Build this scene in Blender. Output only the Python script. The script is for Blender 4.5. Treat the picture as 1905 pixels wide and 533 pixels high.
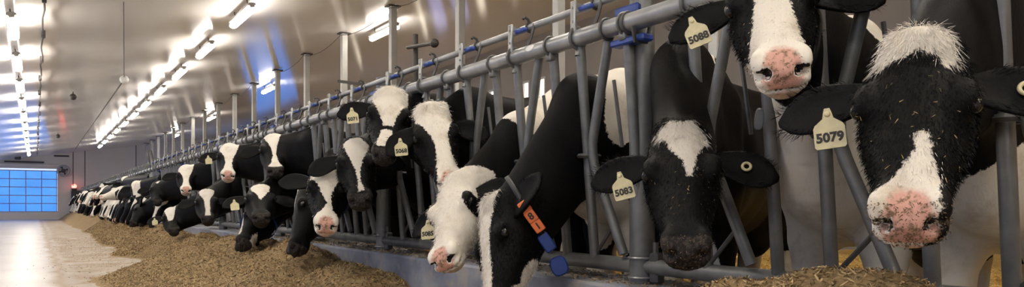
import bpy, math, random
import numpy as np
from mathutils import Vector, Matrix

for o in list(bpy.data.objects): bpy.data.objects.remove(o)
SC = bpy.context.scene
COL = SC.collection
rng = np.random.default_rng(7)
random.seed(7)

ON = 'first second third fourth fifth sixth seventh eighth ninth tenth eleventh twelfth thirteenth fourteenth fifteenth sixteenth seventeenth eighteenth nineteenth twentieth'.split()
# ------------------------------------------------------------------ camera
FPX, CX, HY = 1386.0, 952.5, 381.0        # focal length in pixels of the 1905x533 frame, centre column, horizon row
TH = math.atan(887.0 / FPX)
SN, CS = math.sin(TH), math.cos(TH)
CAM = np.array([0.0, 0.0, 0.75])
cd = bpy.data.cameras.new('camera'); cam = bpy.data.objects.new('camera', cd); COL.objects.link(cam)
cd.sensor_width = 36.0; cd.lens = 36.0 * FPX / 1905.0; cd.shift_y = (HY - 266.5) / 1905.0
cd.clip_start = 0.05; cd.clip_end = 300
cam.location = CAM; cam.rotation_euler = (math.radians(90), 0, -TH)
SC.camera = cam

# ------------------------------------------------------------------ world, exposure
W = bpy.data.worlds.new('world'); SC.world = W; W.use_nodes = True
bg = W.node_tree.nodes['Background']; bg.inputs[0].default_value = (0.46, 0.56, 0.90, 1); bg.inputs[1].default_value = 1.1
SC.view_settings.view_transform = 'Standard'; SC.view_settings.look = 'None'
SC.view_settings.exposure = 0.50; SC.view_settings.gamma = 1.0; SC.view_settings.use_curve_mapping = False
LAMP_POWER = 42.0

# ------------------------------------------------------------------ helpers
def ray(px, py):
    return np.array([SN, CS, 0.0]) + np.array([CS, -SN, 0.0]) * (px - CX) / FPX + np.array([0, 0, 1.0]) * (HY - py) / FPX
def at_x(px, py, X):
    d = ray(px, py); return CAM + d * (X / d[0])
def tag(o, label=None, cat=None, group=None, kind=None):
    if label: o['label'] = label
    if cat: o['category'] = cat
    if group: o['group'] = group
    if kind: o['kind'] = kind
    return o
def mesh(name, v, f, smooth=False):
    me = bpy.data.meshes.new(name)
    v = np.asarray(v, float)
    me.from_pydata(v.tolist(), [], f.tolist() if isinstance(f, np.ndarray) else f)
    if smooth: me.polygons.foreach_set('use_smooth', np.ones(len(me.polygons), bool))
    me.update(); return me
def obj(name, me, mat=None, parent=None, loc=None):
    o = bpy.data.objects.new(name, me); COL.objects.link(o)
    if mat is not None and me is not None and not me.materials: me.materials.append(mat)
    if parent is not None: o.parent = parent
    if loc is not None: o.location = loc
    return o
def empty(name, loc=(0, 0, 0)):
    o = bpy.data.objects.new(name, None); COL.objects.link(o); o.location = loc; o.empty_display_size = .1; return o
class MB:
    def __init__(s): s.v = []; s.f = []
    def add(s, v, f):
        b = len(s.v); s.v += [tuple(map(float, p)) for p in v]; s.f += [tuple(i + b for i in q) for q in f]; return s
    def box(s, a, b, bev=0.0):
        (x0, y0, z0), (x1, y1, z1) = a, b
        if bev <= 0:
            v = [(x, y, z) for x in (x0, x1) for y in (y0, y1) for z in (z0, z1)]
            return s.add(v, [(0, 1, 3, 2), (4, 6, 7, 5), (0, 4, 5, 1), (2, 3, 7, 6), (0, 2, 6, 4), (1, 5, 7, 3)])
        v = []; 
        for z, k in ((z0, bev), (z0 + bev, 0), (z1 - bev, 0), (z1, bev)):
            xa, xb, ya, yb = x0 + k, x1 - k, y0 + k, y1 - k
            c = bev * (1 if k == 0 else .5)
            v += [(xa + c, ya, z), (xb - c, ya, z), (xb, ya + c, z), (xb, yb - c, z), (xb - c, yb, z), (xa + c, yb, z), (xa, yb - c, z), (xa, ya + c, z)]
        f = [tuple(range(7, -1, -1)), tuple(range(24, 32))]
        for r in range(3):
            for i in range(8): j = (i + 1) % 8; f.append((r * 8 + i, r * 8 + j, r * 8 + 8 + j, r * 8 + 8 + i))
        return s.add(v, f)
    def tube(s, pts, r, n=12, caps=True):
        pts = [np.array(p, float) for p in pts]; m = len(pts)
        rs = r if isinstance(r, (list, tuple)) else [r] * m
        v = []; up = None
        for i, p in enumerate(pts):
            t = pts[min(i + 1, m - 1)] - pts[max(i - 1, 0)]; t = t / np.linalg.norm(t)
            if up is None:
                up = np.array([0, 0, 1.0]) if abs(t[2]) < .9 else np.array([1.0, 0, 0])
            a = np.cross(t, up); a /= np.linalg.norm(a); b = np.cross(a, t); up = b
            for k in range(n):
                an = 2 * math.pi * k / n; v.append(p + rs[i] * (math.cos(an) * a + math.sin(an) * b))
        f = []
        for i in range(m - 1):
            for k in range(n):
                l = (k + 1) % n; f.append((i * n + k, i * n + l, (i + 1) * n + l, (i + 1) * n + k))
        if caps: f += [tuple(range(n - 1, -1, -1)), tuple((m - 1) * n + k for k in range(n))]
        return s.add(v, f)
    def ring(s, c, axis, R, r, n=16, k=6, scale=(1, 1)):
        axis = np.array(axis, float); axis /= np.linalg.norm(axis)
        a = np.cross(axis, [0, 0, 1.0] if abs(axis[2]) < .9 else [1.0, 0, 0]); a /= np.linalg.norm(a); b = np.cross(axis, a)
        v = []; f = []
        for i in range(n):
            t = 2 * math.pi * i / n; d = math.cos(t) * a * scale[0] + math.sin(t) * b * scale[1]
            for j in range(k):
                q = 2 * math.pi * j / k; v.append(np.array(c) + d * (R + r * math.cos(q)) + axis * r * math.sin(q))
        for i in range(n):
            for j in range(k):
                i2, j2 = (i + 1) % n, (j + 1) % k; f.append((i * k + j, i2 * k + j, i2 * k + j2, i * k + j2))
        return s.add(v, f)
    def ball(s, c, r, n=14, m=8):
        r = np.array(r if isinstance(r, (list, tuple)) else [r] * 3, float)
        v = [np.array(c) + r * [0, 0, 1]]; f = []
        for i in range(1, m):
            t = math.pi * i / m
            for j in range(n):
                q = 2 * math.pi * j / n; v.append(np.array(c) + r * [math.sin(t) * math.cos(q), math.sin(t) * math.sin(q), math.cos(t)])
        v.append(np.array(c) - r * [0, 0, 1])
        for j in range(n):
            k = (j + 1) % n; f.append((0, 1 + j, 1 + k)); f.append((len(v) - 1, 1 + (m - 2) * n + k, 1 + (m - 2) * n + j))
        for i in range(m - 2):
            for j in range(n): k = (j + 1) % n; f.append((1 + i * n + j, 1 + (i + 1) * n + j, 1 + (i + 1) * n + k, 1 + i * n + k))
        return s.add(v, f)
    def me(s, name, smooth=False): return mesh(name, s.v, s.f, smooth)
    def build(s, name, mat, parent=None, smooth=False, loc=None): return obj(name, s.me(name, smooth), mat, parent, loc)
def auto_smooth(o, ang=40):
    me = o.data; me.polygons.foreach_set('use_smooth', np.ones(len(me.polygons), bool))
    me.set_sharp_from_angle(angle=math.radians(ang)); return o

# ------------------------------------------------------------------ materials
class NT:
    def __init__(s, name):
        s.m = bpy.data.materials.new(name); s.m.use_nodes = True; s.t = s.m.node_tree; s.n = s.t.nodes
        s.b = s.n['Principled BSDF']
    def new(s, typ, **kw):
        nd = s.n.new(typ)
        for k, v in kw.items():
            if k in nd.inputs: nd.inputs[k].default_value = v
            else: setattr(nd, k, v)
        return nd
    def link(s, a, b): s.t.links.new(a, b)
    def noise(s, scale, detail=3, rough=.55, coord='Object', stretch=None):
        tc = s.new('ShaderNodeTexCoord'); n = s.new('ShaderNodeTexNoise', Scale=scale, Detail=detail, Roughness=rough)
        if stretch:
            mp = s.new('ShaderNodeMapping'); mp.inputs['Scale'].default_value = stretch
            s.link(tc.outputs[coord], mp.inputs['Vector']); s.link(mp.outputs[0], n.inputs['Vector'])
        else: s.link(tc.outputs[coord], n.inputs['Vector'])
        return n.outputs['Fac']
    def math(s, op, a, b=None, clamp=False):
        n = s.new('ShaderNodeMath'); n.operation = op; n.use_clamp = clamp
        for i, x in enumerate((a, b)):
            if x is None: continue
            if isinstance(x, (int, float)): n.inputs[i].default_value = x
            else: s.link(x, n.inputs[i])
        return n.outputs[0]
    def rng(s, x, a, b, c=0., d=1.):
        n = s.new('ShaderNodeMapRange'); s.link(x, n.inputs[0])
        for i, q in enumerate((a, b, c, d)): n.inputs[i + 1].default_value = q
        return n.outputs[0]
    def mix(s, fac, a, b):
        n = s.new('ShaderNodeMix'); n.data_type = 'RGBA'
        if isinstance(fac, (int, float)): n.inputs[0].default_value = fac
        else: s.link(fac, n.inputs[0])
        for i, x in ((6, a), (7, b)):
            if isinstance(x, tuple): n.inputs[i].default_value = (*x, 1)
            else: s.link(x, n.inputs[i])
        return n.outputs[2]
    def col(s, x):
        if isinstance(x, tuple): s.b.inputs['Base Color'].default_value = (*x, 1)
        else: s.link(x, s.b.inputs['Base Color'])
    def bump(s, h, strength=.3, dist=.01):
        n = s.new('ShaderNodeBump'); n.inputs['Strength'].default_value = strength; n.inputs['Distance'].default_value = dist
        s.link(h, n.inputs['Height']); s.link(n.outputs[0], s.b.inputs['Normal'])
    def p(s, **kw):
        for k, v in kw.items(): s.b.inputs[k.replace('_', ' ')].default_value = v
        return s
M = {}
def simple(name, c, rough=.5, metal=0., var=0.15, scale=12, bump=0.0, c2=None):
    t = NT(name); t.p(Roughness=rough, Metallic=metal)
    n = t.noise(scale, 4); c2 = c2 or tuple(x * (1 - var * 2) for x in c)
    t.col(t.mix(t.rng(n, .35, .7), c, c2))
    if bump: t.bump(t.noise(scale * 6, 4), bump, .01)
    M[name] = t.m; return t
simple('galvanised', (.20, .205, .20), .45, .45, .22, 9, .05)
simple('galvanised_dark', (.11, .11, .11), .5, .5, .2, 14, .05)
simple('rail_steel', (.34, .35, .35), .40, .5, .2, 6, .04)
simple('painted_post', (.42, .42, .40), .55, .1, .1, 3)
simple('dark_metal', (.05, .045, .04), .6, .3)
simple('black_plastic', (.015, .015, .017), .45)
simple('blue_plastic', (.02, .06, .30), .45, 0, .2)
simple('orange_plastic', (.85, .20, .05), .45, 0, .08)
simple('white_plastic', (.75, .75, .72), .4)
simple('tag_cream', (.66, .60, .36), .5, 0, .10, 40)
simple('tag_ink', (.02, .018, .015), .6)
simple('wire', (.06, .055, .05), .7)
simple('lamp_housing', (.35, .33, .30), .5)
simple('wall_white', (.62, .58, .54), .45, 0, .05, .6)
simple('wall_brown', (.23, .205, .19), .55, 0, .10, .8)
simple('door_frame', (.40, .42, .45), .4, .2, .1)
simple('straw_bit', (.62, .46, .20), .8, 0, .25, 30)
simple('white_hair', (.84, .80, .73), .65, 0, .12, 30).p(Specular_IOR_Level=.15)
simple('black_hair', (.0028, .0027, .003), .5, 0, .2, 30).p(Specular_IOR_Level=.12)
simple('hoof', (.05, .045, .04), .6)
def emit(name, c, s):
    t = NT(name); t.p(Roughness=.4, Emission_Strength=s); t.col((.8, .8, .8)); t.b.inputs['Emission Color'].default_value = (*c, 1); M[name] = t.m; return t
emit('lamp_glow', (1, .92, .82), LAMP_POWER)
emit('beacon_red', (1, .12, .08), 4.0)
t = emit('pane_blue', (.045, .22, .95), 1.0)                    # dusk daylight behind translucent panes
em = t.mix(t.rng(t.noise(.8, 3), .3, .7), (.035, .20, .72), (.065, .27, .84)); t.link(em, t.b.inputs['Emission Color']); t.col((.02, .08, .30)); t.p(Roughness=.3)
emit('pane_warm', (1, .86, .66), 1.6)
emit('pane_dusk', (.20, .26, .80), .9)
# eye
t = NT('eye_dark'); t.col((.006, .005, .005)); t.p(Roughness=.06); M['eye_dark'] = t.m
# floor: smooth concrete with a feed-stained strip beside the heap
t = NT('floor_concrete'); tc = t.new('ShaderNodeTexCoord'); sp = t.new('ShaderNodeSeparateXYZ'); t.link(tc.outputs['Object'], sp.inputs[0])
base = t.mix(t.rng(t.noise(.9, 5), .3, .7), (.50, .475, .44), (.38, .355, .325))
xs = t.math('ADD', sp.outputs[0], t.math('MULTIPLY', t.math('SUBTRACT', t.noise(1.1, 5), .5), .35))
st = t.math('MULTIPLY', t.rng(xs, .15, .40), t.rng(t.noise(2.2, 5, .65), .30, .62, .35, 1.0))
ln = t.math('MULTIPLY', t.rng(xs, .12, .22), t.rng(xs, .36, .24))
stc = t.mix(t.math('MAXIMUM', t.math('MULTIPLY', st, .85), t.math('MULTIPLY', ln, .9), True), base, (.25, .165, .075))
t.col(stc); t.link(t.rng(st, 0, 1, .38, .7), t.b.inputs['Roughness']); t.bump(t.noise(25, 4), .06, .01); M['floor_concrete'] = t.m
# kerb: stained concrete
t = NT('kerb_concrete'); a = t.mix(t.rng(t.noise(2.2, 5, .6), .38, .62), (.34, .36, .40), (.17, .19, .25))
t.col(t.mix(t.rng(t.noise(7, 5), .5, .7), a, (.40, .36, .29))); t.p(Roughness=.7); t.bump(t.noise(40, 4), .25, .01); M['kerb_concrete'] = t.m
# ceiling: glossy white steel liner
t = NT('ceiling_liner'); t.col(t.mix(t.rng(t.noise(.25, 3), .3, .7), (.84, .815, .79), (.79, .765, .74))); t.p(Roughness=.13, Specular_IOR_Level=.30)
h = t.noise(1.0, 2, .5, stretch=(.5, 3.0, 1.0)); t.bump(h, .02, .01); M['ceiling_liner'] = t.m
# feed and straw
def stuffmat(name, a, b, c, scale):
    t = NT(name); n1 = t.noise(scale, 6, .7); n2 = t.noise(scale * .12, 3)
    x = t.mix(t.rng(n1, .35, .65), a, b); t.col(t.mix(t.rng(n2, .4, .7), x, c)); t.p(Roughness=.9); t.bump(n1, .9, .02); M[name] = t.m
stuffmat('feed', (.42, .30, .145), (.17, .112, .05), (.30, .20, .09), 38)
stuffmat('straw', (.66, .44, .13), (.40, .25, .07), (.55, .36, .10), 22)
def flakemat(name, a, b):
    t = NT(name); oi = t.new('ShaderNodeAttribute'); oi.attribute_name = 'tone'
    t.col(t.mix(oi.outputs['Fac'], a, b)); t.p(Roughness=.85); M[name] = t.m
flakemat('feed_flake', (.14, .09, .04), (.56, .41, .20))
flakemat('straw_flake', (.42, .26, .07), (.80, .58, .22))
# cow coat: 'white' is a signed distance to the patch border, 'pink' the bare skin of the muzzle
def cowmat():
    t = NT('cow_coat')
    def attr(n):
        a = t.new('ShaderNodeAttribute'); a.attribute_name = n; return a.outputs['Fac']
    fl = t.noise(70, 4, .6); n2 = t.noise(260, 2)
    w = t.math('ADD', attr('white'), t.math('MULTIPLY', t.math('SUBTRACT', fl, .5), .030))
    w = t.math('ADD', w, t.math('MULTIPLY', t.math('SUBTRACT', n2, .5), .010))
    w = t.rng(w, -.0025, .0025)
    dirt = t.rng(t.noise(9, 5, .65), .52, .78, 0, .75)
    wc = t.mix(dirt, (.74, .70, .61), (.40, .30, .18))
    bc = t.mix(t.rng(t.noise(14, 4), .45, .75), (.0016, .0016, .0019), (.0045, .0038, .0034))
    c = t.mix(w, bc, wc)
    pk = t.mix(t.rng(t.noise(55, 5, .7), .50, .62), (.60, .34, .27), (.20, .13, .08))
    dk = t.mix(t.rng(t.noise(110, 5, .7), .45, .62), (.012, .011, .011), (.055, .045, .038))
    pv = attr('pink'); pr = t.math('ADD', pv, t.math('MULTIPLY', t.math('SUBTRACT', fl, .5), .7))
    c = t.mix(t.rng(pr, .30, .75), c, pk); c = t.mix(t.rng(t.math('MULTIPLY', pv, -1.), .35, .65), c, dk)
    t.col(c); t.p(Roughness=.55, Specular_IOR_Level=.13)
    hb = t.math('ADD', t.noise(130, 4, .7, stretch=(1, 1, .35)), t.math('MULTIPLY', t.noise(22, 3), .6))
    t.bump(hb, .35, .006); M['cow_coat'] = t.m
cowmat()

# ------------------------------------------------------------------ room shell
YB, YF, XL, XR = -16.0, 46.0, -4.2, 10.5
CZ0, CSL = 3.28, 0.16
def cz(x): return CZ0 + CSL * x
def struct(o): o['kind'] = 'structure'; return o
def lab(o, l): o['label'] = l; return o
lab(struct(MB().box((XL, YB, -.1), (1.95, YF, 0)).build('floor', M['floor_concrete'])), 'smooth pale concrete drive alley with a tan feed-stained strip')
lab(struct(MB().box((2.30, YB, -.1), (XR, YF, 0)).build('floor', M['straw'])), 'straw bedded floor on the cow side of the barrier')
lab(struct(MB().box((1.95, YB, -.1), (2.30, YF, .43), .012).build('trim_1', M['kerb_concrete'])), 'stained grey concrete kerb under the feed barrier')
cm = MB().add([(XL, YB, cz(XL)), (XR, YB, cz(XR)), (XR, YF, cz(XR)), (XL, YF, cz(XL)), (XL, YB, cz(XL) + .1), (XR, YB, cz(XR) + .1), (XR, YF, cz(XR) + .1), (XL, YF, cz(XL) + .1)],
    [(0, 3, 2, 1), (4, 5, 6, 7), (0, 1, 5, 4), (1, 2, 6, 5), (2, 3, 7, 6), (3, 0, 4, 7)])
lab(struct(cm.build('ceiling', M['ceiling_liner'])), 'sloping glossy pale steel ceiling with blurred lamp reflections')
# far wall with the opening for the overhead door (door spans DX0..DX1, up to DZ1)
def fx(px): # world X on the far wall under a pixel column
    d = ray(px, HY); return d[0] / d[1] * YF
DX0, DX1, DZ1 = -2.75, fx(107), .75 + (HY - 313) * (YF * CS) / FPX
wf = MB()
wf.box((DX1 + .10, YF, 0), (XR, YF + .2, 5.1)); wf.box((XL, YF, DZ1 + .1), (DX1 + .10, YF + .2, 3.6)); wf.box((XL, YF, 0), (DX0 - .1, YF + .2, DZ1 + .1))
lab(struct(wf.build('wall_far', M['wall_white'])), 'pale far end wall around the blue overhead door')
lab(struct(MB().box((XL, YB - .2, 0), (XR, YB, 5.1)).build('wall_back', M['wall_white'])), 'pale end wall behind the viewer')
# right wall with translucent windows
WR = [(14.9, 15.25, 'w'), (15.6, 15.95, 'w'), (17.1, 17.6, 'w'), (18.0, 18.9, 'd'), (19.3, 20.2, 'd'), (20.6, 21.0, 'w'), (26.1, 26.5, 'w'), (34.2, 42.0, 'b')]
wr = MB(); y = YB
for (a, b, k) in WR:
    z0, z1 = (.5, 4.1) if k == 'b' else (2.3, 3.9)
    wr.box((XR, y, 0), (XR + .2, a, 5.2)); wr.box((XR, a, 0), (XR + .2, b, z0)); wr.box((XR, a, z1), (XR + .2, b, 5.2)); y = b
wr.box((XR, y, 0), (XR + .2, YF, 5.2))
lab(struct(wr.build('wall_right', M['wall_brown'])), 'brown grey side wall behind the cows')
for i, (a, b, k) in enumerate(WR):
    z0, z1 = (.5, 4.1) if k == 'b' else (2.3, 3.9)
    w = struct(empty('window_%d' % (i + 1), (XR, a, z0)))
    w['label'] = {'w': 'narrow bright translucent side wall window', 'd': 'bluish translucent side wall window', 'b': 'large blue translucent side door'}[k]
    fr = MB(); e = .05
    fr.box((0, 0, 0), (.12, e, z1 - z0)); fr.box((0, b - a - e, 0), (.12, b - a, z1 - z0)); fr.box((0, e, 0), (.12, b - a - e, e)); fr.box((0, e, z1 - z0 - e), (.12, b - a - e, z1 - z0))
    fr.build('window_frame', M['door_frame'], w)
    MB().box((.06, e, e), (.09, b - a - e, z1 - z0 - e)).build('pane', M[{'w': 'pane_warm', 'd': 'pane_dusk', 'b': 'pane_blue'}[k]], w)
# left wall: low wall, curtain opening under the eave, posts
wl = MB(); wl.box((XL - .2, YB, 0), (XL, YF, 1.0)); wl.box((XL - .2, YB, 2.45), (XL, YF, cz(XL) + .1))
y = YB
while y < YF: wl.box((XL - .2, y, 1.0), (XL, y + .2, 2.45)); y += 3.1
lab(struct(wl.build('wall_left', M['wall_white'])), 'low eave wall with open curtain side')

# far door
dr = tag(empty('door_1', (0, YF, 0)), 'overhead sectional door glazed with bright blue panes at the far end', kind='structure')
z0 = .75 - (407 - HY) * (YF * CS) / FPX; z0 = 0.0
zb = .75 - (393 - HY) * YF * CS / FPX
px_c = [-42, -13, 17.5, 48, 77.5, 105.5]
py_r = [317, 332.5, 347.5, 363, 378, 393]
fr = MB(); fr.box((DX0 - .1, -.03, 0), (DX0, .12, DZ1 + .1)); fr.box((DX1, -.03, 0), (DX1 + .1, .12, DZ1 + .1)); fr.box((DX0, -.03, DZ1), (DX1, .12, DZ1 + .1))
fr.build('door_frame', M['wall_white'], dr)
MB().box((DX0, .0, 0), (DX1, .06, zb), .01).build('bottom_panel', M['wall_white'], dr)
xs_ = [fx(p) for p in px_c]; zs_ = [.75 + (HY - p) * (YF * CS) / FPX for p in py_r]
ra = MB()
for z in zs_: ra.box((DX0, -.005, z - .022), (DX1, .05, z + .022))
tr = simple('door_rail', (.30, .33, .52), .5)
ra.build('rail', M['door_rail'], dr)
for x in xs_: MB().box((x - .02, -.006, zb), (x + .02, .05, zs_[0])).build('mullion', M['door_rail'], dr)
for i in range(len(xs_) - 1):
    for j in range(5):
        MB().box((xs_[i] + .019, .012, zs_[j + 1] + .021), (xs_[i + 1] - .019, .03, zs_[j] - .021)).build('pane', M['pane_blue'], dr)
MB().box((DX0, -.10, DZ1 + .10), (DX1 + .1, .0, DZ1 + .24), .02).build('header', M['wall_white'], dr)
MB().box((fx(8), -.16, DZ1 + .29), (fx(82), -.05, DZ1 + .36), .01).build('spring_bar', M['dark_metal'], dr)

# ------------------------------------------------------------------ ceiling lamps
def lamp_meshes():
    h = MB().box((-.055, -.62, .005), (.055, .62, .045), .010).me('housing')
    d = MB(); pts = []
    n = 14
    for yy in (-.60, -.585, .585, .60):
        k = .72 if abs(yy) > .59 else 1
        pts += [(.062 * k * math.cos(2 * math.pi * i / n), yy, -.035 + .042 * k * -math.sin(2 * math.pi * i / n)) for i in range(n)]
    f = []
    for r in range(3):
        for i in range(n): f.append((r * n + i, r * n + (i + 1) % n, (r + 1) * n + (i + 1) % n, (r + 1) * n + i))
    f += [tuple(range(n)), tuple(range(4 * n - 1, 3 * n - 1, -1))]
    d.add(pts, f); dm = d.me('diffuser', True)
    e = MB().box((-.034, -.012, -.02), (.034, .012, .05), .006).me('end_cap')
    return h, dm, e, MB().tube([(0, 0, .05), (0, 0, .135)], .008, 6).me('bracket')
LM = lamp_meshes(); LH = .135
rows = [(-.25, 11.8 - 2.88 * 9, 2.88, 20, 'ceiling lamp row over the drive alley'), (2.58, 11.45 - 2.86 * 9, 2.86, 20, 'ceiling lamp row above the feed barrier'), (5.56, 13.2 - 8.25 * 3, 8.25, 7, 'ceiling lamp row above the straw pen')]
slopeang = -math.atan(CSL)
for ri, (x, y0, dy, n, grp) in enumerate(rows):
    for i in range(n):
        y = y0 + i * dy
        if y > YF - 1: continue
        L = empty('ceiling_lamp', (x, y, cz(x) - LH)); L.rotation_euler = (0, slopeang, 0)
        l = ['lit strip lamp in the row over the drive alley', 'lit strip lamp in the long row above the feed barrier', 'lit strip lamp over the straw pen beyond the posts'][ri]
        vi = i - (9, 9, 3)[ri]
        if vi < 0: l = l.replace('lit strip', 'unseen overhead lit strip')
        else: l = ON[vi] + ' nearest ' + l
        if abs(y - (11.8, 11.45, 13.2)[ri]) < .1: l = ['largest lit strip lamp in the row at the left edge', 'largest lit strip lamp near the top, nearest of the long diagonal row', 'lit strip lamp just left of the tall near posts'][ri]
        tag(L, l, 'lamp', grp)
        obj('housing', LM[0], M['lamp_housing'], L); obj('diffuser', LM[1], M['lamp_glow'], L); 
        for sg in (-1, 1): obj('end_cap', LM[2], M['lamp_housing'], L, (0, sg * .61, 0)); obj('bracket', LM[3], M['dark_metal'], L, (0, sg * .4, 0))

# ------------------------------------------------------------------ tall pen posts reaching the ceiling
XP = 5.03
ptop = cz(XP)
pm = MB().box((-.055, -.055, 0), (.055, .055, ptop - .02), .008).me('post')
pc = MB().box((-.11, -.09, ptop - .035), (.11, .09, ptop - .012)).me('cap')
pb = MB().box((-.10, -.10, 0), (.10, .10, .02)).me('base')
pys = [11.55 + 2.34 * k for k in range(-5, 15)]
for k, y in enumerate(pys):
    if y > YF - .5 or y < 3: continue
    P = tag(empty('pen_post', (XP, y, 0)), ON[k - 2] + ' nearest tall pale square steel post rising to the ceiling behind the cows' if k > 1 else 'tall pale square steel post behind the nearest cows', 'post', 'tall steel posts between pen and ceiling')
    obj('shaft', pm, M['painted_post'], P); obj('cap_plate', pc, M['dark_metal'], P); obj('base_plate', pb, M['dark_metal'], P)
w = MB(); pts = []
for i in range(len(pys) - 1):
    a, b = pys[i], pys[i + 1]
    for k in range(6): u = k / 6; pts.append((XP - .07, a + (b - a) * u, ptop - .06 - .12 * 4 * u * (1 - u)))
pts = [p for p in pts if p[1] < YF]
tag(w.tube(pts, .006, 5).build('cable', M['wire']), 'thin dark cable sagging between the tall post tops', 'cable')

# ------------------------------------------------------------------ feed barrier
RX, RZ, RR = 2.0, 1.478, .038
rail = MB().tube([(RX, -1.2, RZ), (RX, 6, RZ), (RX, 20, RZ), (RX, 44.6, RZ)], RR, 24).build('neck_rail', M['rail_steel'])
tag(auto_smooth(rail), 'thick galvanised steel neck rail running along the feed barrier', 'rail')
st = at_x(997, 96, RX)
sm = MB(); n = 20
sv = []
for i in range(n):
    q = 2 * math.pi * i / n; an = math.radians(200) + .42 * math.sin(q)
    sv.append((RX + (RR + .0012) * math.cos(an), st[1] + .035 * math.cos(q), RZ - (RR + .0012) * math.sin(an) * -1 * -1))
sv.append((RX + (RR + .0014) * math.cos(math.radians(200)), st[1], RZ - (RR + .0014) * math.sin(math.radians(200))))
sm.add(sv, [(i, (i + 1) % n, n) for i in range(n)]).build('sticker', M['white_plastic'], rail)
rr = MB().tube([(2.05, -1.2, 1.622), (2.05, 10, 1.622), (2.05, 44.6, 1.622)], .018, 14).build('release_rail', M['rail_steel'])
tag(auto_smooth(rr), 'thin galvanised release pipe running above the neck rail', 'rail')
lr = MB().tube([(2.1, -1.2, .50), (2.1, 10, .50), (2.1, 44.6, .50)], .032, 16).build('lower_rail', M['galvanised'])
tag(auto_smooth(lr), 'low galvanised pipe running just above the concrete kerb', 'rail')

def bend(p0, p1, p2, k=.06, n=5):
    p0, p1, p2 = map(np.array, (p0, p1, p2)); a = p1 + (p0 - p1) / np.linalg.norm(p0 - p1) * k; b = p1 + (p2 - p1) / np.linalg.norm(p2 - p1) * k
    return [p0] + [(1 - u) ** 2 * a + 2 * u * (1 - u) * p1 + u * u * b for u in np.linspace(0, 1, n)] + [p2]
DB = -.31
def stall_meshes(n):
    r = .022; d = {}
    d['fixed_bar'] = MB().tube([(2.012, 0, 1.452), (2.095, 0, .515)], r, n)
    d['fixed_bar2'] = MB().tube([(2.012, DB, 1.452), (2.095, DB, .515)], r, n)
    d['locking_bar'] = MB().tube(bend((2.02, -.185, 1.45), (2.03, -.05, .97), (2.075, -.215, .545), .09), r * .95, n)
    d['pivot_collar'] = MB().ring((2.052, -.012, .965), (0, 0, 1), .034, .011, 14, 6, (1.0, 1.35))
    d['trigger_rod'] = MB().tube([(2.03, -.205, 1.27), (2.05, -.235, .99)], .008, 6)
    d['strut'] = MB().tube([(2.09, -.025, .545), (2.075, -.15, .665)], .008, 6)
    c = MB().ring((RX, 0, RZ), (0, 1, 0), RR + .008, .008, 18, 6); c.tube([(RX - .0, 0, RZ - RR - .04), (RX + .012, 0, RZ - RR + .0)], .016, 8)
    d['clamp'] = c
    c = MB().ring((RX, DB, RZ), (0, 1, 0), RR + .006, .006, 18, 6); c.box((RX - .02, DB - .02, RZ - RR - .03), (RX + .03, DB + .02, RZ - RR + .01), .004)
    d['clamp2'] = c
    c = MB().box((RX - .03, -.018, RZ + .0), (RX - .018, .018, RZ + .16), .003); c.box((RX - .02, -.012, RZ + .13), (RX + .05, .012, RZ + .15))
    c.tube([(RX - .034, 0, RZ + .07), (RX - .018, 0, RZ + .07)], .006, 6); c.tube([(RX - .034, 0, RZ + .13), (RX - .018, 0, RZ + .13)], .006, 6)
    d['upright_plate'] = c
    d['latch'] = MB().box((RX - .015, -.10, RZ + .112), (RX + .012, -.018, RZ + .132), .004)
    c = MB().ring((2.05, -.06, 1.622), (0, 1, 0), .023, .006, 12, 5); c.tube([(2.05, -.06, 1.64), (2.04, -.06, 1.660), (2.015, -.065, 1.667), (2.005, -.07, 1.655)], .007, 6)
    c.tube([(2.04, -.115, 1.63), (2.02, -.115, 1.56), (2.0, -.115, RZ + RR)], .008, 6)
    d['hook'] = c
    return d
PARTMAT = dict(fixed_bar='galvanised', fixed_bar2='galvanised', locking_bar='galvanised', pivot_collar='galvanised_dark', trigger_rod='galvanised_dark', strut='galvanised_dark', clamp='galvanised', clamp2='galvanised', upright_plate='rail_steel', latch='blue_plastic', hook='galvanised_dark')
NEAR = {}
for k, b in stall_meshes(14).items():
    me = b.me(k.rstrip('2'), True); me.set_sharp_from_angle(angle=math.radians(45)); me.materials.append(M[PARTMAT[k]]); NEAR[k] = me
fb = MB()
for k, b in stall_meshes(6).items():
    if k in ('fixed_bar', 'fixed_bar2', 'locking_bar', 'clamp', 'upright_plate'): fb.add(b.v, b.f)
FAR = fb.me('headlock', True); FAR.materials.append(M['galvanised'])
PY0, PDY = 2.29, 2.70
openings = []; nstall = 0
for k in range(-1, 16):
    for i in range(5):
        ya = PY0 + PDY * k + .30 + .51 * i
        if ya < .3 or ya > 44.3: continue
        openings.append(ya + (.10 if i < 4 else .13))
        if ya < 17:
            S = empty('headlock', (0, ya, 0))
            for nm, me in NEAR.items(): obj(nm.rstrip('2'), me, None, S)
            lb = 'galvanised headlock stall with two upright bars and a bent locking bar'
            if nstall < 20: lb = ON[nstall] + ' nearest' + ' galvanised headlock of the barrier, upright bars and bent locking bar'
        else:
            S = obj('headlock', FAR, None, None, (0, ya, 0)); lb = 'small distant galvanised headlock under the neck rail'
        tag(S, lb, 'headlock', 'headlock stalls along the feed barrier'); nstall += 1
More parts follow.
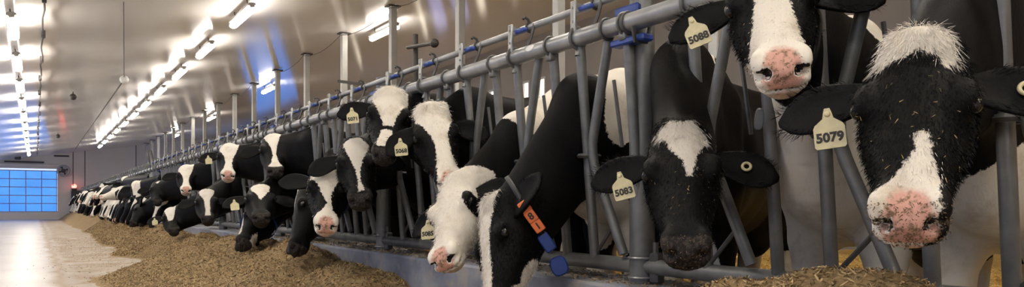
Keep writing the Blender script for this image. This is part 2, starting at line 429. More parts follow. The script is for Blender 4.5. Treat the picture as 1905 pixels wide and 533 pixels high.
# barrier posts
for k in range(0, 16):
    y = PY0 + PDY * k
    if y > 44.5: break
    P = empty('barrier_post', (2.1, y, 0))
    tag(P, 'thick round steel barrier post beside the cow tagged 5083' if k == 0 else ON[k] + ' nearest thick round steel post of the feed barrier', 'post', 'round posts of the feed barrier')
    n = 24 if k < 4 else 10
    auto_smooth(MB().tube([(0, 0, .40), (0, 0, 1.66)], .052, n).build('shaft', M['galvanised'], P))
    if k < 6:
        auto_smooth(MB().ring((0, 0, .535), (0, 0, 1), .055, .005, 24, 6).build('band', M['rail_steel'], P))
        auto_smooth(MB().ring((0, 0, .455), (0, 0, 1), .055, .005, 24, 6).build('band', M['rail_steel'], P))
        b = MB().box((-.02, -.105, .435), (.03, -.058, .56), .008); b.tube([(0, -.08, .42), (0, -.08, .60)], .012, 8); auto_smooth(b.build('sleeve', M['galvanised_dark'], P))
        b = MB().box((-.115, -.13, RZ - .085), (-.055, .07, RZ - .058), .006); b.build('lower_bracket', M['blue_plastic'], P)
        b = MB().box((-.075, -.05, RZ + .045), (-.045, .09, RZ + .085), .008); b.build('upper_bracket', M['blue_plastic'], P)
        for dy in (-.035, .10): auto_smooth(MB().ring((-.10, dy, RZ), (0, 1, 0), RR + .005, .006, 18, 6).build('ring', M['galvanised_dark'], P))
        b = MB(); b.tube([(-.14, -.10, RZ - .03), (-.12, -.09, RZ - .085), (-.06, -.09, RZ - .085), (-.05, -.10, RZ - .02)], .008, 8)
        auto_smooth(b.build('u_bolt', M['galvanised_dark'], P))

# ------------------------------------------------------------------ noise, feed heap, straw
def vnoise(x, y, s, seed=0):
    x = x * s; y = y * s; xi = np.floor(x).astype(int); yi = np.floor(y).astype(int); xf = x - xi; yf = y - yi
    def h(a, b):
        q = (a * 374761393 + b * 668265263 + seed * 1442695) & 0x7fffffff; q = ((q ^ (q >> 13)) * 1274126177) & 0x7fffffff
        return ((q ^ (q >> 16)) & 0xffff) / 65535.0
    u = xf * xf * (3 - 2 * xf); v = yf * yf * (3 - 2 * yf)
    return (h(xi, yi) * (1 - u) + h(xi + 1, yi) * u) * (1 - v) + (h(xi, yi + 1) * (1 - u) + h(xi + 1, yi + 1) * u) * v
def feed_h(x, y):
    xe = np.interp(y, [-1, 1.6, 2.2, 4.4, 6, 7.5, 8.8, 9.8, 11, 12.5, 14, 16, 20, 30, 46], [.75, .85, 1.15, 1.05, .62, .55, .60, .95, 1.28, .98, 1.25, 1.05, 1.20, 1.15, 1.05])
    hc = np.interp(y, [-1, .5, .9, 1.2, 1.5, 1.8, 2.05, 2.35, 4.0, 4.4, 4.9, 5.4, 7, 9, 12, 20, 46], [.59, .58, .555, .53, .49, .42, .30, .20, .20, .30, .36, .40, .40, .39, .37, .38, .42])
    xe = xe + .16 * (vnoise(x * 0, y, 1.6, 3) - .5) + .10 * (vnoise(x, y, 5, 9) - .5) * (y < 14)
    qr = (x - xe) / (1.66 - xe); q = np.clip(qr, 0, 1); q = q * q * (3 - 2 * q) * .45 + q * .55
    back = np.clip((x - 1.74) / .34, 0, 1); z = hc * q * (1 - .45 * back * back)
    z += q * ((vnoise(x, y, 2.4, 1) - .5) * .17 + (vnoise(x, y, 7, 2) - .5) * .075 + (vnoise(x, y, 22, 4) - .5) * .022) * np.clip(hc / .35, 0, 1.0) * np.where(y < 2.4, .7, 1.0)
    return np.where(x > xe, z + .004, .004 + np.clip(qr, -.5, 0) * .06)
gx = np.linspace(.35, 2.07, 98); gy = np.concatenate([np.linspace(.2, 3, 130), np.linspace(3.04, 14, 360), np.linspace(14.05, 25, 240), np.linspace(25.1, 45.5, 160)])
GX, GY = np.meshgrid(gx, gy, indexing='ij'); GZ = feed_h(GX, GY)
def gridmesh(name, X, Y, Z, mat):
    a, b = X.shape; v = np.stack([X, Y, Z], -1).reshape(-1, 3); i = np.arange((a) * (b)).reshape(a, b)
    f = np.stack([i[:-1, :-1], i[1:, :-1], i[1:, 1:], i[:-1, 1:]], -1).reshape(-1, 4)
    return obj(name, mesh(name, v, f, True), mat)
fd = tag(gridmesh('feed_heap', GX, GY, GZ, M['feed']), 'long lumpy heap of chopped brown feed along the kerb', 'feed', kind='stuff')
def flakes(name, pts, ln, wd, mat, parent, tilt=.5, seed=1):
    r = np.random.default_rng(seed); n = len(pts); az = r.uniform(0, 2 * np.pi, n); el = r.normal(0, tilt, n)
    d = np.stack([np.cos(az) * np.cos(el), np.sin(az) * np.cos(el), np.sin(el)], -1)
    s = np.cross(d, np.stack([r.normal(0, .5, n), r.normal(0, .5, n), np.ones(n)], -1)); s /= np.linalg.norm(s, axis=1)[:, None] + 1e-9
    L = (ln * r.uniform(.4, 1.3, n))[:, None]; Wd = (wd * r.uniform(.6, 1.5, n))[:, None]
    k = np.cross(d, s) * L * .18 * r.normal(0, 1, n)[:, None]
    v = np.stack([pts - d * L - s * Wd * .5, pts - d * L + s * Wd * .5, pts + k + s * Wd, pts + k - s * Wd, pts + d * L + s * Wd * .4, pts + d * L - s * Wd * .4], 1).reshape(-1, 3)
    b = np.arange(n)[:, None] * 6
    f = np.concatenate([b + np.array([[0, 1, 2, 3]]), b + np.array([[3, 2, 4, 5]])], 0)
    me = mesh(name, v, f); me.attributes.new('tone', 'FLOAT', 'POINT').data.foreach_set('value', np.repeat(r.uniform(0, 1, n) ** 1.3, 6))
    o = obj(name, me, mat, parent); o['kind'] = 'stuff'; return o
def scatter(n, y0, y1, x0=.5, x1=1.94, pw=1.0):
    x = rng.uniform(x0, x1, n); y = y0 + (y1 - y0) * rng.uniform(0, 1, n) ** pw; z = feed_h(x, y); k = z > .01
    return np.stack([x, y, z + .003], -1)[k]
flakes('chopped_stalks', scatter(30000, .3, 2.6, .8, 2.05), .011, .0020, M['feed_flake'], fd, .5, 2)
flakes('chopped_stalks', scatter(60000, 2.6, 12, .5, 1.94, 1.2), .014, .0030, M['feed_flake'], fd, .5, 3)
flakes('chopped_stalks', scatter(26000, 12, 24, .8, 1.94, 1.2), .022, .005, M['feed_flake'], fd, .5, 8)
x = rng.normal(.75, .30, 2500); y = rng.uniform(4, 20, 2500)
flakes('loose_crumbs', np.stack([x, y, np.maximum(feed_h(x, y), 0) + .004], -1), .010, .003, M['feed_flake'], fd, .3, 4)
# crumbs lying on the kerb top
x = rng.uniform(1.96, 2.28, 5000); y = rng.uniform(.3, 8, 5000)
flakes('kerb_crumbs', np.stack([x, y, .436 + 0 * x], -1), .010, .0025, M['feed_flake'], fd, .3, 5)
# straw bed
sx = np.linspace(2.301, 10.4, 110); sy = np.concatenate([np.linspace(-3, 12, 200), np.linspace(12.2, 45.8, 80)])
SX, SY = np.meshgrid(sx, sy, indexing='ij')
def straw_h(x, y): return .05 + .10 * vnoise(x, y, 1.3, 21) + .05 * vnoise(x, y, 5, 22) - .02
sb = tag(gridmesh('straw_bed', SX, SY, straw_h(SX, SY), M['straw']), 'deep golden straw bedding behind the cows legs', 'straw', kind='stuff')
x = rng.uniform(2.35, 8, 45000); y = rng.uniform(-.5, 10, 45000)
flakes('loose_straw', np.stack([x, y, straw_h(x, y) + .006], -1), .05, .0035, M['straw_flake'], sb, .35, 6)

# ------------------------------------------------------------------ cows
def surface_nets(xs, ys, zs, F):
    I = F < 0
    c = np.zeros((I.shape[0] - 1, I.shape[1] - 1, I.shape[2] - 1), np.int8)
    for a in (0, 1):
        for b in (0, 1):
            for d in (0, 1): c += I[a:I.shape[0] - 1 + a, b:I.shape[1] - 1 + b, d:I.shape[2] - 1 + d]
    act = (c > 0) & (c < 8); ii, jj, kk = np.nonzero(act); n = len(ii)
    acc = np.zeros((n, 3)); cnt = np.zeros(n); G = (xs, ys, zs)
    for ax in range(3):
        for p in (0, 1):
            for q in (0, 1):
                o = [0, 0, 0]; o[(ax + 1) % 3] = p; o[(ax + 2) % 3] = q; e = list(o); e[ax] = 1
                A = F[ii + o[0], jj + o[1], kk + o[2]]; B = F[ii + e[0], jj + e[1], kk + e[2]]
                m = (A < 0) != (B < 0); t = np.where(m, A / np.where(m, A - B, 1), 0)
                base = [xs[ii + o[0]], ys[jj + o[1]], zs[kk + o[2]]]; end = [xs[ii + e[0]], ys[jj + e[1]], zs[kk + e[2]]]
                for w in range(3): acc[:, w] += np.where(m, base[w] + (end[w] - base[w]) * t, 0)
                cnt += m
    V = acc / cnt[:, None]; idx = -np.ones(act.shape, np.int64); idx[ii, jj, kk] = np.arange(n)
    Q = []
    for ax in range(3):
        sl0 = [slice(None)] * 3; sl1 = [slice(None)] * 3; sl0[ax] = slice(0, -1); sl1[ax] = slice(1, None)
        ch = I[tuple(sl0)] != I[tuple(sl1)]; e = np.array(np.nonzero(ch)).T
        b, d = (ax + 1) % 3, (ax + 2) % 3
        ok = (e[:, b] > 0) & (e[:, d] > 0) & (e[:, b] < act.shape[b]) & (e[:, d] < act.shape[d]); e = e[ok]
        def cell(db, dd):
            g = e.copy(); g[:, b] += db; g[:, d] += dd; return idx[g[:, 0], g[:, 1], g[:, 2]]
        q = np.stack([cell(-1, -1), cell(0, -1), cell(0, 0), cell(-1, 0)], -1)
        flip = ~I[e[:, 0], e[:, 1], e[:, 2]]; q[flip] = q[flip][:, ::-1]; Q.append(q)
    return V, np.concatenate(Q)
def smin(a, b, k):
    h = np.maximum(k - np.abs(a - b), 0) / k; return np.minimum(a, b) - h * h * k * .25
HT = np.array([  # t, half width, top, bottom of the head along its axis
    [-.034, .020, -.045, -.075], [-.026, .050, -.028, -.10], [-.005, .080, -.008, -.15], [.03, .096, .004, -.185], [.08, .106, .010, -.225], [.13, .114, .008, -.25],
    [.185, .118, .000, -.255], [.24, .106, -.010, -.245], [.30, .091, -.019, -.220], [.36, .074, -.025, -.186], [.40, .067, -.028, -.163], [.44, .0675, -.030, -.150],
    [.48, .0695, -.036, -.141], [.508, .0675, -.047, -.134], [.522, .054, -.058, -.126], [.530, .038, -.070, -.116]])
tt = np.linspace(-.034, .53, 200); HTs = np.stack([np.interp(tt, HT[:, 0], HT[:, k]) for k in (1, 2, 3)], 0)
ker = np.hanning(13); ker /= ker.sum()
HTs = np.stack([np.concatenate([h[:6], np.convolve(h, ker, 'valid'), h[-6:]]) for h in HTs])
class Field:
    def __init__(s, xs, ys, zs):
        s.xs, s.ys, s.zs = xs, ys, zs; s.F = np.full((len(xs), len(ys), len(zs)), 1.0, np.float32)
    def block(s, lo, hi):
        sl = []
        for g, a, b in zip((s.xs, s.ys, s.zs), lo, hi):
            i, j = np.searchsorted(g, a), np.searchsorted(g, b)
            if j - i < 1: return None
            sl.append(slice(i, j))
        sl = tuple(sl); X, Y, Z = s.xs[sl[0]][:, None, None], s.ys[sl[1]][None, :, None], s.zs[sl[2]][None, None, :]
        return sl, X, Y, Z
    def cone(s, p0, p1, r0, r1, k=.06, ysq=1.0):
        p0, p1 = np.array(p0, float), np.array(p1, float); m = max(r0, r1) + k
        B = s.block(np.minimum(p0, p1) - m, np.maximum(p0, p1) + m)
        if B is None: return
        sl, X, Y, Z = B; d = p1 - p0; d2 = d * np.array([1, ysq, 1]); L2 = (d2 @ d2) + 1e-9
        x, y, z = X - p0[0], (Y - p0[1]) * ysq, Z - p0[2]
        t = np.clip((x * d2[0] + y * d2[1] + z * d2[2]) / L2, 0, 1)
        D = np.sqrt((x - t * d2[0]) ** 2 + (y - t * d2[1]) ** 2 + (z - t * d2[2]) ** 2) - (r0 + (r1 - r0) * t)
        s.F[sl] = smin(s.F[sl], D.astype(np.float32), k)
    def local(s, O, Rm, lo, hi):
        c = np.array([[a, b, d] for a in (lo[0], hi[0]) for b in (lo[1], hi[1]) for d in (lo[2], hi[2])]) @ Rm + O
        B = s.block(c.min(0), c.max(0))
        if B is None: return None
        sl, X, Y, Z = B; x, y, z = X - O[0], Y - O[1], Z - O[2]
        return (sl,) + tuple(Rm[i][0] * x + Rm[i][1] * y + Rm[i][2] * z for i in range(3))
    def ell(s, O, Rm, c, r, k=.03, sub=False):
        c, r = np.array(c), np.array(r); B = s.local(O, Rm, c - r - k - .01, c + r + k + .01)
        if B is None: return
        sl, t, u, v = B; D = (np.sqrt(((t - c[0]) / r[0]) ** 2 + ((u - c[1]) / r[1]) ** 2 + ((v - c[2]) / r[2]) ** 2) - 1) * r.min()
        if sub: s.F[sl] = -smin(-s.F[sl], D.astype(np.float32), k)
        else: s.F[sl] = smin(s.F[sl], D.astype(np.float32), k)
    def head(s, O, Rm, hs):
        B = s.local(O, Rm, np.array([-.08, -.17, -.31]) * hs, np.array([.57, .17, .06]) * hs)
        if B is None: return
        sl, t, u, v = B; t, u, v = t / hs, u / hs, v / hs
        w, vt, vb = (np.interp(t, tt, HTs[i]) for i in range(3)); c, h = (vt + vb) / 2, (vt - vb) / 2
        e = np.clip((c - v) / h, -1, 1); jaw = .24 * np.clip(1.2 - t / .42, 0, 1)
        w = w * (1 - jaw * np.clip(e, 0, 1)) * (1 - .05 * np.clip(-e, 0, 1))
        pw = 2.4 + 1.1 * np.clip((t - .40) / .08, 0, 1)
        g = (np.abs(u / w) ** pw + np.abs((v - c) / h) ** pw) ** (1 / pw)
        D = np.maximum(np.maximum((g - 1) * np.minimum(w, h), t - .528), -.034 - t) * hs
        s.F[sl] = smin(s.F[sl], D.astype(np.float32), .045)
def poly_sd(u, t, P):
    P = np.array(P); n = len(P); d = np.full(u.shape, 1e9); ins = np.zeros(u.shape, bool)
    for i in range(n):
        a, b = P[i], P[(i + 1) % n]; e = b - a; w0, w1 = u - a[0], t - a[1]
        q = np.clip((w0 * e[0] + w1 * e[1]) / (e @ e + 1e-12), 0, 1); d = np.minimum(d, (w0 - q * e[0]) ** 2 + (w1 - q * e[1]) ** 2)
        c = ((a[1] > t) != (b[1] > t)) & (u < (b[0] - a[0]) * (t - a[1]) / (b[1] - a[1] + 1e-12) + a[0]); ins ^= c
    d = np.sqrt(d); return np.where(ins, d, -d)
def axis_grid(lo, hi, flo, fhi, fine, coarse):
    pts = []; x = lo
    while x < hi:
        pts.append(x); d = max(flo - x, x - fhi, 0); x += min(coarse, fine + d * .25)
    pts.append(x); return np.array(pts)
EYE = MB().ball((0, 0, 0), .0215, 16, 10).me('eye', True); EYE.materials.append(M['eye_dark'])
def ear_geo(e, f, g, ln, wd, n=9, m=10):   # e along, f facing normal, g across
    v = []; fc = []
    for i in range(n + 1):
        s = i / n; w = wd * (.36 + .64 * math.sin(math.pi * (s * .70 + .06)) ** 1.2) * (1 if s < .62 else math.sqrt(max(1 - ((s - .62) / .385) ** 2, .004)))
        cup = .55 * (1 - .35 * s)
        c = e * ln * s - g * .02 * s * s
        for j in range(m):
            q = 2 * math.pi * j / m; a = math.cos(q); b = math.sin(q)
            dep = (a * a) * w * cup - w * cup * .6           # edges curl forward
            v.append(c + g * a * w + f * (dep + b * (.012 + .010 * (1 - s))))
    for i in range(n):
        for j in range(m): k = (j + 1) % m; fc.append((i * m + j, i * m + k, (i + 1) * m + k, (i + 1) * m + j))
    fc += [tuple(range(m - 1, -1, -1)), tuple(n * m + j for j in range(m))]
    return np.array(v), fc
TAGO = [(-.030, -.045), (.030, -.045), (.034, -.040), (.034, .004), (.030, .012), (.012, .026), (.009, .040), (.006, .050), (-.006, .050), (-.009, .040), (-.012, .026), (-.030, .012), (-.034, .004), (-.034, -.040)]
TM = MB(); nT = len(TAGO)
TM.add([(x, y, 0) for x, y in TAGO] + [(x, y, .003) for x, y in TAGO], [tuple(range(nT - 1, -1, -1)), tuple(range(nT, 2 * nT))] + [(i, (i + 1) % nT, nT + (i + 1) % nT, nT + i) for i in range(nT)])
TAGM = TM.me('ear_tag'); TAGM.materials.append(M['tag_cream'])
PIN = MB().ball((0, .036, .004), (.007, .007, .004), 10, 6).me('tag_pin', True); PIN.materials.append(M['tag_cream'])
BTN = MB().ring((0, 0, 0), (0, 0, 1), .013, .005, 16, 6).me('button_tag', True); BTN.materials.append(M['tag_cream'])
TXT = {}
def text_mesh(s, size):
    if (s, size) in TXT: return TXT[(s, size)]
    c = bpy.data.curves.new('digits', 'FONT'); c.body = s; c.size = size; c.align_x = 'CENTER'; c.align_y = 'CENTER'; c.offset = .0012; c.extrude = .0006; c.resolution_u = 3
    o = bpy.data.objects.new('digits', c); COL.objects.link(o); bpy.context.view_layer.update()
    me = bpy.data.meshes.new_from_object(o); bpy.data.objects.remove(o); me.materials.clear(); me.materials.append(M['tag_ink']); TXT[(s, size)] = me; return me
def frame(loc, z, up):
    z = np.array(z, float); z /= np.linalg.norm(z); up = np.array(up, float); up = up - (up @ z) * z; up /= np.linalg.norm(up); x = np.cross(up, z)
    m = Matrix.Identity(4)
    for i in range(3): m[i][0], m[i][1], m[i][2], m[i][3] = x[i], up[i], z[i], loc[i]
    return m
def strands(name, roots, dirs, ln, wd, mat, parent, sag=None, seed=0, curl=.25):
    r = np.random.default_rng(seed); n = len(roots); V = []; L = ln * r.uniform(.5, 1.25, n)
    d = dirs + r.normal(0, curl, (n, 3)); d /= np.linalg.norm(d, axis=1)[:, None]
    s = np.cross(d, r.normal(0, 1, (n, 3))); s /= np.linalg.norm(s, axis=1)[:, None]
    sag = np.zeros(3) if sag is None else sag
    for k, q in ((0, 1), (.4, .9), (.75, .6), (1, .12)):
        c = roots + d * (L * k)[:, None] + sag * ((L * k * k)[:, None]) * .6
        V += [c - s * wd * q, c + s * wd * q]
    V = np.stack(V, 1).reshape(-1, 3); b = np.arange(n)[:, None] * 8
    f = np.concatenate([b + np.array([[0, 1, 3, 2]]) + 2 * k for k in range(3)], 0)
    o = obj(name, mesh(name, V, f, True), mat, parent); return o
nfree = list(openings)
def cow(label, poll, muzz, xp, polys=(), black=(), nose='pink', hint=(0, 0), ears=(.1, .1), tags=(), opening=None, blobs=None, detail=.012, coarse=.03, L=.525, far=False,
        P=None, a=None, n=None, group=None, seed=0, hs=1.0, neckwhite=(), buttons=(), legs=True, near=True, skew=.42, wx=None, zt=None):
    rg = np.random.default_rng(seed + 100)
    if P is None:
        P = at_x(poll[0], poll[1], xp); d = ray(*muzz); d /= np.linalg.norm(d); o = P - CAM; b = o @ d; disc = b * b - (o @ o - (L * hs) ** 2)
        q = b - math.sqrt(disc) if disc > 0 else b
        if not near and disc > 0: q = b + math.sqrt(disc)
        Mz = CAM + d * q; a = Mz - P; a /= np.linalg.norm(a)
        tocam = CAM - P; tocam /= np.linalg.norm(tocam); right = np.cross(-tocam, [0, 0, 1]); right /= np.linalg.norm(right)
        n = np.array(hint) if len(hint) == 3 else tocam + right * hint[0] + np.array([0, 0, 1]) * hint[1]
        if len(hint) == 2: n = n + np.array([0, 0, .25])
        n = n - (n @ a) * a; n /= np.linalg.norm(n); an = math.atan(.075 / .52); a, n = a * math.cos(an) + n * math.sin(an), n * math.cos(an) - a * math.sin(an)
    s = np.cross(n, a); Rm = np.array([a, s, n])
    def hp(t, u, v): return P + hs * (a * t + s * u + n * v)
    if opening is None:
        opening = min(nfree, key=lambda q: abs(q - P[1] - .0))
    if opening in nfree: nfree.remove(opening)
    yo = opening; jx = rg.uniform(-.05, .06)
    Wz = 1.37; wx = (2.60 + jx) if wx is None else wx
    A1 = hp(.045, 0, -.10); A2 = hp(.17, 0, -.17)
    zt = np.clip(.5 * A1[2] + .5 * 1.2, .88, 1.22) if zt is None else zt
    def yb(x): return yo + skew * np.clip(x - 2.08, 0, 1.1) + .30 * np.clip(x - 3.18, 0, 9)
    tx = min(2.10, wx - .33)
    T1 = np.array([tx, yo, zt + .09]); T2 = np.array([tx + .04, yo, zt - .13])
    W1 = np.array([wx - .05, yb(wx - .05), Wz - .13]); C1 = np.array([wx - .22, yb(wx - .22), .88])
    # bounding grid
    c8 = np.array([hp(t, u, v) for t in (-.06, .56) for u in (-.16, .16) for v in (-.31, .05)])
    hl, hh = c8.min(0), c8.max(0); ye = yb(wx + 1.7)
    lo = np.minimum(hl, [9, yo - .34, 0.0]) - .02; hi = np.maximum(hh, [wx + 1.78, ye + .34, 1.50]) + .03
    lo[2] = min(lo[2], -.02)
    F = Field(axis_grid(lo[0], hi[0], hl[0], max(hh[0], 2.0), detail, coarse), axis_grid(lo[1], hi[1], hl[1], hh[1], detail, coarse), axis_grid(lo[2], hi[2], hl[2], hh[2], detail, coarse))
    X0 = wx
    def C(x0, z0, x1, z1, r0, r1, k, ysq=1.0, dy0=0, dy1=0):
        F.cone((X0 + x0, yb(X0 + x0) + dy0, z0), (X0 + x1, yb(X0 + x1) + dy1, z1), r0, r1, k, ysq)
    # trunk
    C(.05, .98, .45, .96, .325, .36, .1, 1.48); C(.45, .96, .80, .95, .36, .375, .1, 1.52); C(.80, .95, 1.42, 1.08, .375, .31, .1, 1.45)
    C(.02, Wz - .03, .45, 1.32, .085, .09, .1); C(.45, 1.32, 1.5, 1.35, .09, .09, .1)
    C(-.16, .86, .1, .80, .17, .20, .1)
    for sg in (-1, 1):
        C(-.02, 1.16, -.10, .88, .12, .12, .09, 1, sg * .11, sg * .125)
        C(1.30, 1.22, 1.42, .95, .10, .12, .08, 1, sg * .14, sg * .13)
        if legs:
            C(-.08, .86, -.02, .62, .105, .085, .06, 1, sg * .135, sg * .14); C(-.02, .62, -.04, .40, .075, .058, .04, 1, sg * .15, sg * .145)
            C(-.04, .40, -.04, .15, .056, .040, .03, 1, sg * .145, sg * .145); C(-.04, .15, -.07, .05, .044, .062, .03, 1, sg * .145, sg * .145)
            C(1.35, .95, 1.24, .72, .12, .10, .06, 1, sg * .13, sg * .15); C(1.24, .72, 1.44, .50, .09, .060, .05, 1, sg * .15, sg * .15)
            C(1.44, .50, 1.38, .15, .056, .042, .04, 1, sg * .16, sg * .155); C(1.38, .15, 1.33, .05, .046, .062, .03, 1, sg * .155, sg * .155)
    C(1.60, 1.30, 1.70, .55, .04, .03, .04); C(1.15, .62, 1.2, .55, .15, .12, .08)
    # neck
    F.cone(A1, T1, .105 * hs, .120, .09, 1.45); F.cone(T1, W1, .120, .17, .10, 1.4); F.cone(A2, T2, .088 * hs, .120, .09, 1.45); F.cone(T2, C1, .120, .20, .10, 1.4)
    F.cone((T1 + T2) / 2, (W1 + C1) / 2, .12, .19, .08, 1.4); F.cone((A1 + A2) / 2, (T1 + T2) / 2, .10 * hs, .12, .06, 1.45)
    # head
    F.head(P, Rm, hs)
    ds = detail < .025
    for sg in (-1, 1):
        F.ell(P, Rm, np.array((.175, sg * .098, -.030)) * hs, np.array((.045, .027, .030)) * hs, .03)
        if ds:
            F.ell(P, Rm, np.array((.192, sg * .124, -.045)) * hs, np.array((.027, .016, .017)) * hs, .012, True)
            F.ell(P, Rm, np.array((.512, sg * .041, -.068)) * hs, np.array((.028, .015, .015)) * hs, .010, True)
            F.ell(P, Rm, np.array((.498, sg * .060, -.078)) * hs, np.array((.020, .014, .011)) * hs, .010, True)
            F.ell(P, Rm, np.array((.470, sg * .055, -.052)) * hs, np.array((.028, .016, .018)) * hs, .025)
            F.ell(P, Rm, np.array((.492, sg * .05, -.116)) * hs, np.array((.055, .05, .0045)) * hs, .008, True)
    F.ell(P, Rm, np.array((.450, 0, -.145)) * hs, np.array((.052, .050, .032)) * hs, .025)
    F.ell(P, Rm, np.array((-.012, 0, -.035)) * hs, np.array((.035, .055, .05)) * hs, .05)
    V, Q = surface_nets(F.xs, F.ys, F.zs, F.F)
    nb = len(V)
    # attributes
    q = (V - P) @ Rm.T / hs; t, u, v = q[:, 0], q[:, 1], q[:, 2]
    hm = np.minimum(v + .135 + .06 * np.clip(t / .5, 0, 1), t + .06)
    hm = np.minimum(hm, .17 - np.abs(u)); white = np.full(nb, -.2)
    for pg in polys: white = np.maximum(white, np.minimum(poly_sd(u, t, pg), hm))
    bx, by, bz = V[:, 0] - X0, V[:, 1] - yb(V[:, 0]), V[:, 2]
    inhead = (t > -.05) & (t < .56) & (np.abs(u) < .18) & (v > -.27) & (v < .08)
    if blobs is None:
        blobs = [(rg.uniform(-.1, 1.5), rg.uniform(-.3, .3), rg.uniform(.6, 1.4), rg.uniform(.15, .38)) for _ in range(5)]
    wb = .48 - bz + .05 * np.sin(bx * 9)
    for (cx, cy, cz_, r) in blobs:
        wb = np.maximum(wb, r - np.sqrt((bx - cx) ** 2 + (by - cy) ** 2 + (bz - cz_) ** 2) + .04 * np.sin(bx * 13 + cz_ * 7) * np.sin(bz * 11 + cx * 5))
    wb = np.where(inhead & (bx < -.65), -.2, wb)
    for (cx, cy, cz_, r) in neckwhite:     # relative to the head frame (t, u, v)
        wb = np.maximum(wb, r - np.sqrt((t - cx) ** 2 + (u - cy) ** 2 + (v - cz_) ** 2))
    white = np.maximum(white, wb)
    for pg in black: white = np.minimum(white, np.where(hm > -.02, -poly_sd(u, t, pg), 1))
    def st(x, a, b): return np.clip((x - a) / (b - a), 0, 1)
    fr = inhead & (v < 0)
    if nose == 'pink':
        pk = np.clip(1.6 - (u / .048) ** 2 * .9 - ((v + .070) / .040) ** 2 * .7, 0, 1) * st(t, .43, .475) + .55 * st(t, .475, .50) * st(-v, .118, .128) * st(-np.abs(u), -.06, -.03)
    else: pk = -st(t, .462, .488)
    for sg in (-1, 1): pk = np.where(((t - .515) / .04) ** 2 + ((u - sg * .045) / .021) ** 2 + ((v + .068) / .015) ** 2 < 1, -1.0, pk)
    pk = np.where((t > .47) & (np.abs(v + .116) < .004), -.6, pk) * fr
    vs, fs, ws, ps = [V], Q.tolist(), [white], [pk]
    ear_info = {}
    off = nb
    for sg, droop in ((-1, ears[0]), (1, ears[1])):
        R = hp(.085, sg * .085, -.085); e = sg * s * math.cos(droop) + a * math.sin(droop) - n * .12; e /= np.linalg.norm(e)
        f = n * .8 + a * .35; f = f - (f @ e) * e; f /= np.linalg.norm(f); g = np.cross(f, e) * (1 if sg > 0 else -1)   # g points up the head
        if g @ a > 0: g = -g
        ev, ef = ear_geo(e, f, g, .225 * hs, .062 * hs, 9 if ds else 6, 12 if ds else 8)
        vs.append(ev + R); fs += [tuple(i + off for i in ff) for ff in ef]; off += len(ev); ws.append(np.full(len(ev), -.2)); ps.append(np.zeros(len(ev)))
        ear_info[sg] = (R, e, f, g)
    O = np.array([P[0], P[1], 0.0]) if far else np.array([X0, yb(X0), 0.0])
    me = mesh('body', np.concatenate(vs) - O, fs, True); me.materials.append(M['cow_coat'])
    me.attributes.new('white', 'FLOAT', 'POINT').data.foreach_set('value', np.concatenate(ws).astype(np.float32))
    me.attributes.new('pink', 'FLOAT', 'POINT').data.foreach_set('value', np.concatenate(ps).astype(np.float32))
    if far:
        o = obj('cow', me, None, None, O); tag(o, label, 'cow', group or 'cows feeding along the barrier'); return o
    root = tag(empty('cow', O), label, 'cow', group or 'cows feeding along the barrier')
    obj('body', me, None, root)
    for sg in (-1, 1):
        o = obj('eye', EYE, None, root, hp(.190, sg * .1085, -.043) - O); o.scale = (hs,) * 3
    for tg in tags:
        sg, txt = tg[0], tg[1]; R, e, f, g = ear_info[sg]
        al, dn = (tg[2], tg[3]) if len(tg) > 2 else (.115, .045)
        c = R + e * al * hs + f * .022 - np.array([0, 0, dn])
        tocam = CAM - c; tocam /= np.linalg.norm(tocam); z = f * .55 + tocam * .45 if (f @ tocam) > -.3 else tocam
        c = c + tocam * .03
        up = np.array([0, 0, 1.0]) - e * sg * (tg[4] if len(tg) > 4 else .12)
        to = obj('ear_tag', TAGM, None, root); to.matrix_local = Matrix.Translation(Vector(-O)) @ frame(c, z, up)
        obj('tag_pin', PIN, None, to)
        if txt:
            d = obj('digits', text_mesh(txt, .030), None, to); d.location = (0, -.020, .0036)
    for sg in buttons:
        R, e, f, g = ear_info[sg]; c = R + e * .12 + f * .012
        b = obj('button_tag', BTN, None, root); b.matrix_local = Matrix.Translation(Vector(-O)) @ frame(c, f, g)
    root_info = dict(root=root, O=O, hp=hp, a=a, s=s, n=n, P=P, V=V, t=t, u=u, v=v, white=white, ears=ear_info, yo=yo, X0=X0)
    return root_info
op = openings
def near_op(y): return min(op, key=lambda q: abs(q - y))
WIDE = [(-.095, -.04), (.095, -.04), (.10, .06), (.085, .13), (.045, .22), (.032, .32), (.045, .40), (.075, .47), (.07, .54), (-.07, .54), (-.075, .47), (-.045, .40), (-.032, .32), (-.045, .22), (-.085, .13), (-.10, .06)]
TRI = [(-.08, .02), (0, .0), (.08, .02), (.07, .09), (.035, .17), (.005, .27), (-.03, .17), (-.07, .09)]
BLAZE = [(-.085, .01), (-.03, -.0), (.03, -.0), (.085, .01), (.06, .10), (.025, .20), (.014, .30), (.03, .40), (.06, .48), (.05, .54), (-.05, .54), (-.06, .48), (-.03, .40), (-.014, .30), (-.025, .20), (-.06, .10)]
DIAM = [(-.04, .06), (0, .03), (.04, .06), (0, .12)]

